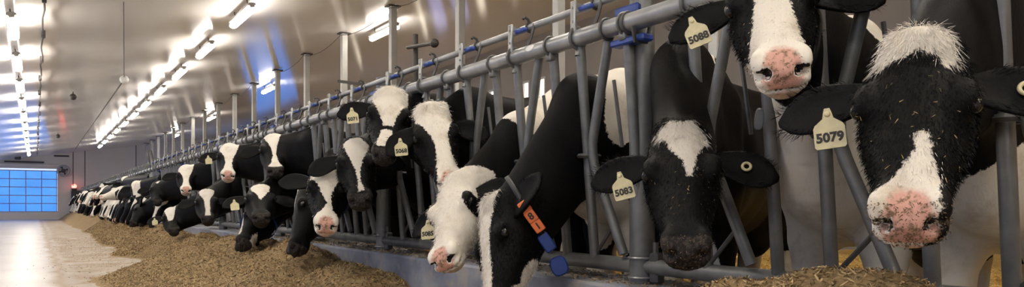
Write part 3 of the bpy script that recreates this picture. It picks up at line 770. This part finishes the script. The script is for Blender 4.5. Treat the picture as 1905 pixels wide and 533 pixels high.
c1 = cow('black cow with white topknot and white muzzle stripe, ear tag 5079, largest face', (1705, 75), (1690, 425), 1.66, polys=[
        [(-.055, -.05), (.06, -.05), (.078, .02), (.078, .085), (.060, .105), (.045, .085), (.035, .062), (.0, .058), (-.02, .085), (-.045, .085), (-.065, .105), (-.085, .085), (-.075, .02)],
        [(.004, .300), (.022, .292), (.034, .305), (.036, .34), (.052, .41), (.056, .50), (.02, .52), (-.03, .54), (-.085, .54), (-.092, .47), (-.06, .45), (-.028, .42), (.004, .36), (.008, .33)]],
    nose='pink', hint=(-.05, .1), ears=(.12, .02), tags=[(-1, '5079', .10, .065)], buttons=(1,), opening=near_op(1.01), detail=.0070, coarse=.026, hs=.97, wx=2.55, zt=1.22, skew=.25,
    blobs=[(-.15, 0, .70, .30), (.9, .2, 1.2, .3), (-.05, .0, .45, .25)], seed=1)
c2 = cow('cow with raised head, broad white blaze and pink muzzle, ear tag 5088', (1424, -70), (1457, 140), 1.82, polys=[
        [(-.05, -.04), (.06, -.04), (.055, .10), (.045, .20), (.050, .30), (.065, .40), (.10, .44), (.10, .55), (-.10, .55), (-.11, .45), (-.115, .40), (-.07, .36), (-.055, .30), (-.045, .20), (-.045, .08)]],
    nose='pink', hint=(0, .2), ears=(.25, .1), tags=[(-1, '5088', .13, .04, .35)], opening=near_op(1.52), detail=.0075, coarse=.026, wx=2.50, skew=.25,
    blobs=[(-.34, .10, .86, .30), (-.15, .05, .60, .30), (-.1, 0, .4, .2), (.14, 0, 1.42, .25), (.9, -.2, .9, .35)], neckwhite=[(.36, 0, -.24, .13)], seed=2)
c3 = cow('black cow with white heart on forehead beside the thick post, ear tag 5083', (1266, 236), (1278, 478), 1.80, polys=[
        [(-.072, .025), (-.035, -.012), (.0, .002), (.04, -.015), (.078, .03), (.075, .085), (.045, .15), (.030, .235), (.014, .235), (.0, .17), (-.035, .125), (-.05, .075), (-.075, .065)]],
    nose='dark', hint=(0, 0), ears=(.16, .2), tags=[(-1, '5083', .11, .055, .25)], buttons=(1,), opening=near_op(2.03), detail=.0075, coarse=.026, wx=2.46, skew=.75, zt=1.16,
    blobs=[(-.04, 0, 1.44, .16), (.8, .2, 1.1, .35), (-.1, 0, .45, .2)], seed=3)
c4 = cow('black cow with head down in profile, orange number tags and blue collar transponder', (908, 380), (918, 590), 1.66, polys=[
        [(-.07, -.05), (.075, -.05), (.06, .08), (.04, .2), (.04, .54), (-.10, .54), (-.05, .2), (-.07, .08)]],
    nose='dark', hint=(-1.0, .10, .1), ears=(.2, -.75), opening=near_op(2.69), detail=.010, coarse=.028, wx=2.48, zt=1.12,
    blobs=[(-.06, .0, 1.26, .31), (.3, .0, 1.3, .34), (-.25, 0, .62, .22), (1.0, .1, 1.0, .4)], neckwhite=[(.33, .05, -.25, .10), (.45, .05, -.19, .09)], seed=4)
c5 = cow('white faced cow with pink muzzle and small black eye patch, head lowered by the kerb', (842, 332), (824, 490), 1.70, polys=[
        [(-.2, -.06), (.2, -.06), (.2, .6), (-.2, .6)]], black=[[(.085, .13), (.15, .11), (.15, .24), (.10, .23), (.09, .19)]],
    nose='pink', hint=(-.75, .1), ears=(.15, .1), tags=[(-1, '5085', .10, .06)], opening=near_op(3.20), detail=.010, coarse=.03, wx=2.55, zt=1.0,
    blobs=[(-.42, .0, 1.27, .20), (-.2, .0, 1.34, .28), (0, .0, 1.36, .34), (.3, 0, 1.2, .4), (1.1, 0, 1.1, .4)], neckwhite=[(.2, 0, -.14, .155), (.36, 0, -.12, .13)], seed=5)
c6 = cow('cow with broad white forehead and black cheeks above the lowered white face, ear tag 5068', (800, 198), (838, 345), 1.80, polys=[
        [(-.09, -.05), (.10, -.05), (.105, .07), (.085, .14), (.05, .22), (.045, .32), (.06, .42), (.08, .55), (-.07, .55), (-.05, .42), (-.03, .30), (-.035, .22), (-.065, .15), (-.095, .08)]],
    nose='pink', hint=(.1, 0), ears=(.45, .30), tags=[(-1, '5068', .115, .04)], opening=near_op(3.71), detail=.012, seed=6)
c7 = cow('tall cow with broad cream forehead and dark muzzle under the neck rail', (727, 168), (714, 295), 1.80, polys=[
        [(-.10, -.05), (.10, -.05), (.11, .06), (.085, .14), (.05, .22), (.035, .30), (-.02, .30), (-.045, .22), (-.08, .15), (-.105, .06)], [(-.03, .33), (.03, .33), (.055, .43), (.04, .46), (-.045, .46), (-.05, .42)]],
    nose='dark', hint=(.0, 0), ears=(.15, .15), tags=[(-1, '5071', .13, .04)], opening=near_op(4.22), detail=.012, seed=7)
c8 = cow('dark cow with white heart shaped forehead patch tapering to a thin stripe', (660, 260), (671, 378), 1.68, polys=[
        [(-.075, .03), (-.03, .01), (.03, .0), (.085, .03), (.07, .11), (.035, .20), (.012, .29), (.010, .37), (.03, .45), (-.01, .46), (-.006, .37), (-.012, .28), (-.035, .20), (-.06, .11)]],
    nose='dark', ears=(.25, .2), opening=near_op(4.76), detail=.012, seed=8)
c9 = cow('cow with white poll, black cheeks and pink muzzle beside the kerb', (612, 308), (606, 425), 1.56, polys=[
        [(-.13, -.06), (.13, -.06), (.13, .10), (.09, .13), (.06, .16), (.035, .22), (.02, .30), (.035, .40), (.10, .44), (.09, .55), (-.09, .55), (-.10, .44), (-.03, .40), (.0, .34), (-.03, .27), (-.06, .18), (-.09, .14), (-.13, .11)]],
    nose='pink', ears=(-.30, .1), tags=[(1, '5072', -.085, .02)], opening=near_op(5.39), detail=.012, seed=9)
c10 = cow('black cow reaching down over the kerb with an ear tag on its drooping ear', (560, 352), (543, 470), 1.60, polys=[[(-.03, .0), (.03, .0), (.02, .10), (.008, .20), (-.02, .1)]],
    nose='dark', hint=(-1., .15, .1), ears=(.3, .2), tags=[(1, '5077', .09, .035)], opening=near_op(5.90), detail=.014, blobs=[(.9, 0, 1.2, .3)], seed=10)
c11 = cow('black cow with long white blaze and pinkish nose, upright head under the rail', (508, 252), (513, 322), 1.80, polys=[BLAZE], nose='dark', ears=(.2, .2), opening=near_op(6.41), detail=.014, seed=11)
c12 = cow('black cow with cream triangle on forehead, head low beneath the tall blazed one', (484, 345), (486, 408), 1.60, polys=[[(-.08, .02), (.08, .01), (.07, .10), (.035, .20), (.0, .27), (-.03, .18), (-.07, .09)]], nose='dark', ears=(.2, .2), tags=[(-1, '', .12, .04)], opening=near_op(6.92), detail=.014, seed=12)
c13 = cow('cow with wide cream face stripe, pink nose and yellow tags in both ears', (427, 270), (424, 329), 1.76, polys=[WIDE], nose='pink', ears=(.2, .05), tags=[(-1, '', .12, .04), (1, '', .12, .04)], opening=near_op(8.09), detail=.016, seed=13)
c14 = cow('black cow head down at the kerb with white face stripe and blue collar', (462, 395), (444, 458), 1.58, polys=[[(-.06, -.05), (.06, -.05), (.05, .54), (-.05, .54)]], nose='dark', hint=(-1., .2, .1), ears=(-.3, .2), opening=near_op(7.46), detail=.016, blobs=[(.9, 0, 1.2, .3)], seed=14)
c15 = cow('black cow with white funnel shaped blaze, low head left of the blue collar', (384, 354), (387, 410), 1.60, polys=[[(-.08, .0), (.08, .0), (.07, .08), (.03, .2), (.025, .4), (.03, .5), (-.03, .5), (-.02, .4), (-.03, .2), (-.07, .08)]], nose='dark', ears=(.2, .2), opening=near_op(9.11), detail=.016, seed=15)
c16 = cow('cow with cream face and pale nose standing tall, left of the wide striped face', (346, 309), (346, 356), 1.74, polys=[WIDE], nose='pink', ears=(.2, .2), opening=near_op(10.8), detail=.018, seed=16)
c17 = cow('low black head with pale pink wedge on forehead at the feed', (318, 388), (324, 430), 1.52, polys=[[(-.09, -.02), (.06, -.02), (.06, .1), (0, .3), (-.05, .3)]], nose='dark', ears=(.1, .1), tags=[(1, '', .1, .02), (-1, '', .12, .03)], opening=near_op(10.2), detail=.018, blobs=[(.9, 0, 1.2, .3)], seed=17)
c18 = cow('almost black cow with a tiny white forehead diamond', (294, 338), (293, 377), 1.70, polys=[DIAM], nose='dark', ears=(.2, .2), opening=near_op(13.1), detail=.02, seed=18)
c19 = cow('small cow with bright white face, black ears and yellow tag', (254, 338), (258, 378), 1.70, polys=[WIDE, [(-.1, .0), (.06, .0), (.05, .4), (-.08, .3)]], nose='pink', ears=(.1, .2), tags=[(1, '', .1, .03)], opening=near_op(15.8), detail=.02, seed=19)
c20 = cow('small white head in profile pointing left over the feed', (228, 348), (186, 368), 1.70, polys=[[(-.2, -.06), (.2, -.06), (.2, .6), (-.2, .6)]], black=[[(.06, .12), (.14, .12), (.14, .24), (.06, .2)]], nose='pink', hint=(0, 1.2), ears=(.2, .2), neckwhite=[(.25, 0, -.14, .13)], opening=near_op(18.0), detail=.02, seed=20)
c21 = cow('small black cow with white poll behind the bright white face', (233, 330), (240, 366), 1.78, polys=[[(-.1, -.05), (.1, -.05), (.08, .12), (-.08, .12)]], nose='dark', ears=(.2, .2), opening=near_op(17.3), detail=.022, seed=21)
c22 = cow('small black cow lowering a dark head to the feed below the white face', (252, 386), (244, 418), 1.50, polys=[[(-.02, .1), (.02, .1), (.02, .3), (-.02, .3)]], nose='dark', hint=(-1., .2, .1), ears=(.1, .1), opening=near_op(14.2), detail=.022, seed=22)
c23 = cow('small cream and black head pointing left, furthest clear profile', (200, 346), (176, 366), 1.72, polys=[WIDE], nose='pink', hint=(-.2, 1.), ears=(.2, .2), opening=near_op(21.0), detail=.024, seed=23)
# the rest of the row, further down the barrier
rest = [y for y in nfree if y > 13.3]
for i, y in enumerate(rest):
    rg = np.random.default_rng(500 + i)
    down = rg.uniform() < (1.1 if y < 23 else .6)
    X = rg.uniform(1.62, 1.8)
    if down: P = np.array([X, y + rg.uniform(-.1, .1), rg.uniform(.72, .95)]); a = np.array([-.45, rg.uniform(-.35, .2), -.85])
    else: P = np.array([X, y + rg.uniform(-.1, .1), rg.uniform(1.18, 1.38)]); a = np.array([-.45, rg.uniform(-.6, .1), -.65])
    a /= np.linalg.norm(a); n = np.array([-.8, -.5 * rg.uniform(), .5]); n = n - (n @ a) * a; n /= np.linalg.norm(n)
    if down and P[2] + a[2] * .52 < .40: P[2] = .42 - a[2] * .52
    pt = [WIDE, TRI, BLAZE, [(-.13, -.05), (.13, -.05), (.1, .54), (-.1, .54)], DIAM][rg.integers(0, 5)]
    cow('small distant black and white cow far down the barrier, feeding' if down else 'small distant black and white cow far down the barrier, head raised', None, None, None, polys=[pt], nose='pink' if rg.uniform() < .4 else 'dark',
        P=P, a=a, n=n, opening=y, detail=.03 if y < 24 else .045, coarse=.06, far=True, ears=(.2, .2), seed=1000 + i, group='distant cows along the feed barrier')

# ------------------------------------------------------------------ hair, collars and straw on the near cows
def project(V):
    d = V - CAM; z = d[:, 0] * SN + d[:, 1] * CS; r = d[:, 0] * CS - d[:, 1] * SN
    return CX + FPX * r / z, HY - FPX * d[:, 2] / z, z
def hit(c, px, py, rad=7):
    x, y, z = project(c['V']); k = np.nonzero(((x - px) ** 2 + (y - py) ** 2 < rad * rad) & (z > .3))[0]
    if len(k) == 0: k = np.array([np.argmin((x - px) ** 2 + (y - py) ** 2)])
    zz = z[k].min(); d = ray(px, py); return CAM + d * zz
def normals(c):
    me = [o for o in c['root'].children if o.data and o.data.name.startswith('body')][0].data
    a = np.zeros(len(me.vertices) * 3, np.float32); me.vertex_normals.foreach_get('vector', a); return a.reshape(-1, 3)[:len(c['V'])]
def fur(c, n, ln, wd, seed, region=None):
    r = np.random.default_rng(seed); N = normals(c)
    t, u, v = c['t'], c['u'], c['v']
    m = (t > -.03) & (t < .44) & (np.abs(u) < .15) & (v > -.24) & (v < .06) if region is None else region
    dc = CAM - c['V']; m &= (N * dc).sum(1) > -.25 * np.linalg.norm(dc, axis=1)
    k = np.nonzero(m)[0]; k = r.choice(k, n)
    p = c['V'][k] + r.normal(0, .004, (n, 3)) - N[k] * .001
    d = c['a'] * .85 + N[k] * .10 + (c['s'][None] * (np.sign(u[k]) * np.clip(np.abs(u[k]) * 3, 0, .5))[:, None])
    w = c['white'][k] + r.normal(0, .004, n) > 0
    for sel, mat, nm in ((w, 'white_hair', 'white_fur'), (~w, 'black_hair', 'black_fur')):
        if sel.sum() > 3:
            o = strands(nm, p[sel] - c['O'], d[sel], ln, wd, M[mat], c['root'], None, seed, .16); o['kind'] = 'stuff'
def tuft(c, n, ln, wd, seed, ul=-.09, ur=.09, t1=.07, sag=None):
    r = np.random.default_rng(seed); N = normals(c); t, u, v = c['t'], c['u'], c['v']
    k = np.nonzero((t > -.05) & (t < t1) & (u > ul) & (u < ur) & (v > -.10))[0]; k = r.choice(k, n)
    p = c['V'][k] + r.normal(0, .005, (n, 3)); T_ = c['a'][None] * .8 + c['s'][None] * (u[k] * 9)[:, None]; T_ = T_ - N[k] * (T_ * N[k]).sum(1)[:, None]; T_ /= np.linalg.norm(T_, axis=1)[:, None]; d = T_ + N[k] * .13
    w = c['white'][k] > 0
    for sel, mat, nm in ((w, 'white_hair', 'topknot'), (~w, 'black_hair', 'topknot')):
        if sel.sum() > 3: o = strands(nm, p[sel] - c['O'], d[sel], ln, wd, M[mat], c['root'], None, seed, .22); o['kind'] = 'stuff'
def ear_hair(c, n, seed):
    r = np.random.default_rng(seed)
    for sg in (-1, 1):
        Rr, e, f, g = c['ears'][sg]; sv = r.uniform(.05, .95, n); w = .062 * (.36 + .64 * np.sin(np.pi * (sv * .70 + .06)) ** 1.2) * np.where(sv < .62, 1, np.sqrt(np.clip(1 - ((sv - .62) / .385) ** 2, .004, 1)))
        q = np.where(r.uniform(0, 1, n) < .5, 1, -1) * r.uniform(.6, 1.0, n)
        p = Rr + e[None] * (.225 * sv)[:, None] + g[None] * (q * w - .02 * sv * sv)[:, None] + f[None] * (w * .2)[:, None]
        d = e[None] * .7 + g[None] * (q * .7)[:, None] + f[None] * .15
        o = strands('ear_hair', p - c['O'], d, .022, .0007, M['black_hair'], c['root'], None, seed, .35); o['kind'] = 'stuff'
def bits(c, n, seed, lo, hi, name='straw_bits', mat='straw_bit', ln=.011, wd=.0009, vmin=-.15):
    r = np.random.default_rng(seed); N = normals(c); dc = CAM - c['V']
    k = np.nonzero((c['t'] > lo) & (c['t'] < hi) & (np.abs(c['u']) < .12) & (c['v'] > vmin) & ((N * dc).sum(1) > 0))[0]; k = r.choice(k, n)
    d = np.cross(N[k], r.normal(0, 1, (n, 3))); d /= np.linalg.norm(d, axis=1)[:, None]
    o = strands(name, c['V'][k] + N[k] * .004 - c['O'], d, ln, wd, M[mat], c['root'], None, seed, .1); o['kind'] = 'stuff'
fur(c1, 16000, .012, .00055, 31); fur(c2, 9000, .012, .0006, 32); fur(c3, 9000, .013, .0006, 33); fur(c4, 8000, .014, .0007, 34); fur(c5, 8000, .014, .0007, 35)
fur(c6, 4000, .014, .0009, 36); fur(c7, 3500, .015, .001, 37); fur(c8, 3000, .015, .001, 38); fur(c9, 3000, .016, .001, 39)
tuft(c1, 3000, .032, .0006, 41, -.10, .10, .09); tuft(c3, 1500, .030, .0006, 43, -.08, .08, .08); tuft(c4, 1500, .035, .0009, 44, -.08, .08, .06); tuft(c5, 600, .02, .0009, 45); tuft(c6, 600, .03, .001, 46); tuft(c7, 600, .03, .001, 47)
for i, c in enumerate((c1, c2, c3, c4, c5, c6, c7)): ear_hair(c, 260 if i < 3 else 160, 60 + i)
bits(c1, 46, 71, .05, .40); bits(c3, 36, 72, .20, .44, ln=.008); bits(c2, 10, 73, .2, .4, ln=.006)
flakes_m = simple('muck', (.20, .135, .07), .9, 0, .3, 60)
bits(c1, 900, 74, .485, .54, 'feed_crumbs', 'muck', .0045, .0010, -.125); bits(c3, 160, 75, .47, .54, 'feed_crumbs', 'muck', .006, .0012, -.13); bits(c2, 90, 76, .50, .54, 'feed_crumbs', 'muck', .005, .0012, -.11)

def collar(c, pt, nrm, width, mat, center, rmax=.32, name='collar'):
    V = c['V']; nrm = nrm / np.linalg.norm(nrm); center = center - ((center - pt) @ nrm) * nrm
    m = (np.abs((V - pt) @ nrm) < .022) & (np.linalg.norm(V - center, axis=1) < rmax); Vs = V[m]
    e1 = np.cross(nrm, [0, 0, 1.0]); e1 /= np.linalg.norm(e1); e2 = np.cross(nrm, e1); q = Vs - center
    an = np.arctan2(q @ e2, q @ e1); rad = np.hypot(q @ e1, q @ e2); nb = 40; R_ = np.full(nb, np.nan)
    for i in range(nb):
        k = np.abs(((an - 2 * np.pi * i / nb + np.pi) % (2 * np.pi)) - np.pi) < .12
        if k.any(): R_[i] = np.percentile(rad[k], 85)
    g = np.isnan(R_); 
    if g.any(): R_[g] = np.interp(np.nonzero(g)[0], np.nonzero(~g)[0], R_[~g])
    R_ = np.convolve(np.concatenate([R_[-2:], R_, R_[:2]]), np.ones(5) / 5, 'valid') + .010
    b = MB(); vs = []
    for i in range(nb):
        t_ = 2 * np.pi * i / nb; d = math.cos(t_) * e1 + math.sin(t_) * e2
        for (dr, dw) in ((0, -1), (.005, -1), (.005, 1), (0, 1)): vs.append(center + d * (R_[i] + dr) + nrm * dw * width / 2 - c['O'])
    b.add(vs, [(i * 4 + j, i * 4 + (j + 1) % 4, ((i + 1) % nb) * 4 + (j + 1) % 4, ((i + 1) % nb) * 4 + j) for i in range(nb) for j in range(4)])
    return b.build(name, M[mat], c['root'], True)
def plate(c, px, py, w, h, d, mat, name, up_px, off=.014, shape='box'):
    p = hit(c, px, py); q = CAM - p; q /= np.linalg.norm(q)
    up = ray(px + up_px[0], py + up_px[1]) - ray(px, py)
    if shape == 'box': b = MB().box((-w / 2, -h / 2, 0), (w / 2, h / 2, d), min(w, h, d) * .3)
    else:
        n = 18; o = [(w / 2 * math.copysign(abs(math.cos(2 * math.pi * i / n)) ** .6, math.cos(2 * math.pi * i / n)), h / 2 * math.copysign(abs(math.sin(2 * math.pi * i / n)) ** .8, math.sin(2 * math.pi * i / n))) for i in range(n)]
        b = MB().add([(x, y, 0) for x, y in o] + [(x, y, d * .7) for x, y in o] + [(x * .86, y * .86, d) for x, y in o], [tuple(range(n - 1, -1, -1)), tuple(range(2 * n, 3 * n))] + [(r * n + i, r * n + (i + 1) % n, (r + 1) * n + (i + 1) % n, (r + 1) * n + i) for r in (0, 1) for i in range(n)])
    o = auto_smooth(b.build(name, M[mat], c['root'])); o.matrix_local = Matrix.Translation(Vector(-c['O'])) @ frame(p + q * off, q, up); return o
# the profile cow: dark strap, three orange number blocks, blue buckle and pendant
h0, h1 = hit(c4, 980, 388), hit(c4, 1022, 455)
vd = h0 - CAM; vd /= np.linalg.norm(vd); nr = np.cross(h1 - h0, vd)
collar(c4, h0, nr, .022, 'black_plastic', (h0 + h1) / 2 + vd * .12)
for px, py, tx in ((976, 384, '0'), (988, 402, '8'), (1001, 420, '1')):
    p = plate(c4, px, py, .045, .052, .012, 'orange_plastic', 'number_block', (-13, -18), .022)
    d = obj('digits', text_mesh(tx, .042), None, p); d.location = (0, 0, .0126); d.rotation_euler = (0, 0, math.radians(0))
plate(c4, 1017, 450, .050, .085, .018, 'blue_plastic', 'buckle', (-13, -18), .022)
plate(c4, 1040, 494, .075, .085, .022, 'blue_plastic', 'transponder', (-8, -20), .02, 'oval')
# raised cow: strap with a hanging metal transponder
pt = c2['hp'](.30, 0, -.26); A = c2['hp'](.17, 0, -.17)
collar(c2, c2['hp'](.20, 0, -.30), np.array([2.10, c2['yo'], 1.2]) - c2['hp'](.12, 0, -.14), .030, 'black_plastic', c2['hp'](.15, 0, -.22), .21)
plate(c2, 1412, 222, .030, .075, .020, 'galvanised', 'transponder', (2, -20), .03, 'oval')
# small blue straps further down the row
for c in (c9, c14):
    ax = np.array([2.10, c['yo'], 1.0]) - c['hp'](.10, 0, -.14); collar(c, c['hp'](.12, 0, -.30), ax, .05, 'blue_plastic', c['hp'](.12, 0, -.24))

# ------------------------------------------------------------------ wires and fittings under the ceiling and on the far wall
pts = []
for i in range(70):
    y = 5 + i * .56; pts.append((.09 + .012 * math.sin(i * 1.9), y, cz(.09) - .05 - .03 * abs(math.sin(i * .8))))
cb = tag(MB().tube(pts, .012, 6).build('hose', M['wire']), 'dark clipped hose running along the ceiling toward the far door', 'hose')
for i in range(2, 70, 4):
    x, y, z = pts[i]; MB().box((x - .025, y - .03, z - .03), (x + .025, y + .03, cz(.09) + .0), .006).build('clip', M['wire'], cb)
def ceil_hit(px, py, drop=0.0):
    d = ray(px, py); t = (CZ0 - drop - .75) / (d[2] - CSL * d[0]); return CAM + d * t
p0 = ceil_hit(231, 148, .25)
b = tag(empty('pulley', p0), 'small white pulley ball hanging under the ceiling with cords', 'pulley')
MB().ball((0, 0, 0), .085, 16, 10).build('ball', M['white_plastic'], b, True)
MB().tube([(0, 0, .08), (0, 0, cz(p0[0]) - p0[2])], .006, 5).build('hanger', M['wire'], b)
q = ceil_hit(140, 277, .2); k = ceil_hit(230, 4, .1)
MB().tube([(0, 0, 0), tuple(q - p0)], .012, 5).build('cord', M['wire'], b); MB().tube([(0, 0, .05), tuple(k - p0)], .007, 5).build('cord', M['wire'], b)
for px, py, l in ((136, 180, 'small dark ball fitting hanging left of the pulley'), (108, 253, 'small dark ball fitting hanging near the far door')):
    p = ceil_hit(px, py, .12); b = tag(empty('ceiling_fitting', p), l, 'fitting'); MB().ball((0, 0, 0), .075, 12, 8).build('ball', M['dark_metal'], b, True); MB().tube([(0, 0, .06), (0, 0, cz(p[0]) - p[2])], .012, 5).build('stem', M['dark_metal'], b)
def far_pt(px, py, dy=.3):
    d = ray(px, py); t = (YF - dy) / d[1]; return CAM + d * t
p = far_pt(33, 283, 1.2); b = tag(empty('hanging_unit', p), 'dark box hanging from the ceiling above the blue door', 'fitting')
MB().box((-.13, -.12, -.36), (.13, .12, .20), .03).build('box', M['black_plastic'], b); MB().tube([(0, 0, .18), (0, 0, cz(p[0]) - p[2])], .03, 8).build('stem', M['black_plastic'], b)
p = far_pt(118, 317, .35); b = tag(empty('wall_fan', p), 'round dark fan unit on the far wall right of the door', 'fan')
MB().ring((0, 0, 0), (0, 1, 0), .26, .05, 20, 8).build('shroud', M['painted_post'], b, True); MB().box((-.09, -.10, -.09), (.09, .34, .09), .03).build('motor', M['dark_metal'], b)
for i in range(4):
    an = i * math.pi / 2 + .4; MB().add([(.05 * math.cos(an), 0, .05 * math.sin(an)), (.24 * math.cos(an - .25), -.03, .24 * math.sin(an - .25)), (.24 * math.cos(an + .25), .03, .24 * math.sin(an + .25)),
        (.05 * math.cos(an), .01, .05 * math.sin(an)), (.24 * math.cos(an - .25), -.02, .24 * math.sin(an - .25)), (.24 * math.cos(an + .25), .04, .24 * math.sin(an + .25))], [(0, 1, 2), (5, 4, 3), (0, 3, 4, 1), (1, 4, 5, 2), (2, 5, 3, 0)]).build('blade', M['dark_metal'], b)
p = far_pt(138, 346, .4); b = tag(empty('beacon', p), 'small glowing red beacon light above a dark box by the far wall', 'lamp')
MB().ball((0, 0, 0), .12, 14, 8).build('lens', M['beacon_red'], b, True); MB().box((-.12, -.1, -.22), (.12, .35, -.10), .02).build('bracket', M['black_plastic'], b)
p = far_pt(149, 362, .5); b = MB().box((-.40, -.25, -.30), (.40, .25, .22), .03).build('control_box', M['dark_metal']); b.location = p; b['label'] = 'dark box standing by the far wall under the red beacon'; b['category'] = 'box'
MB().tube([(p[0] - .3, p[1], 0), (p[0] - .3, p[1], p[2] - .29)], .04, 8).build('stand', M['dark_metal'], None)
bpy.data.objects['stand'].parent = b; bpy.data.objects['stand'].matrix_parent_inverse = Matrix.Translation(Vector(-p))
for px, y1, l in ((136, 345, 'thin drop wire left of the red beacon'), (158, 352, 'thin drop wire right of the red beacon'), (253, 312, 'thin drop pipe hanging before the far wall right of the lamp row')):
    p = far_pt(px, y1, .6); o = MB().tube([tuple(p), (p[0], p[1], cz(p[0]) - .01)], .022, 6).build('drop_wire', M['wire']); tag(o, l, 'wire')
tag(MB().box((fx(100), YF - .5, 3.28), (fx(128), YF - .42, 3.36), .01).build('door_track', M['dark_metal']), 'short dark track bar beside the top of the far door', 'track')
for px, l in ((277, 'left one of two short slanted pipes above the far rail end'), (284, 'right one of two short slanted pipes above the far rail end')):
    a = at_x(px - 3, 280, 3.2); b = at_x(px + 3, 312, 3.2); b = a + (b - a) * ((a[2] - .03) / (a[2] - b[2])); tag(MB().tube([tuple(a), tuple(b)], .03, 6).build('slanted_pipe', M['dark_metal']), l, 'pipe')
# drinker bracket and pole above the barrier
a = at_x(773, 64, 3.6); b_ = np.array([a[0], a[1], .3]); r_ = tag(empty('swing_bracket', (a[0], a[1], 0)), 'dark upright pipe with a short horizontal arm behind the rail', 'bracket')
MB().tube([(0, 0, .05), (0, 0, a[2])], .030, 8).build('upright', M['dark_metal'], r_); z = at_x(773, 87, 3.6)[2]
e = at_x(808, 80, 3.6); MB().tube([(-.06, .08, z), (e[0] - a[0], e[1] - a[1], e[2])], .022, 8).build('arm', M['dark_metal'], r_); MB().ball((e[0] - a[0], e[1] - a[1], e[2]), .05, 12, 8).build('knob', M['dark_metal'], r_, True)
a = at_x(630, 151, XP - .08); b_ = at_x(683, 157, XP - .08); tag(MB().tube([tuple(a), tuple(b_)], .028, 8).build('crossbar', M['dark_metal']), 'dark horizontal pipe between tall posts above the rail', 'pipe')
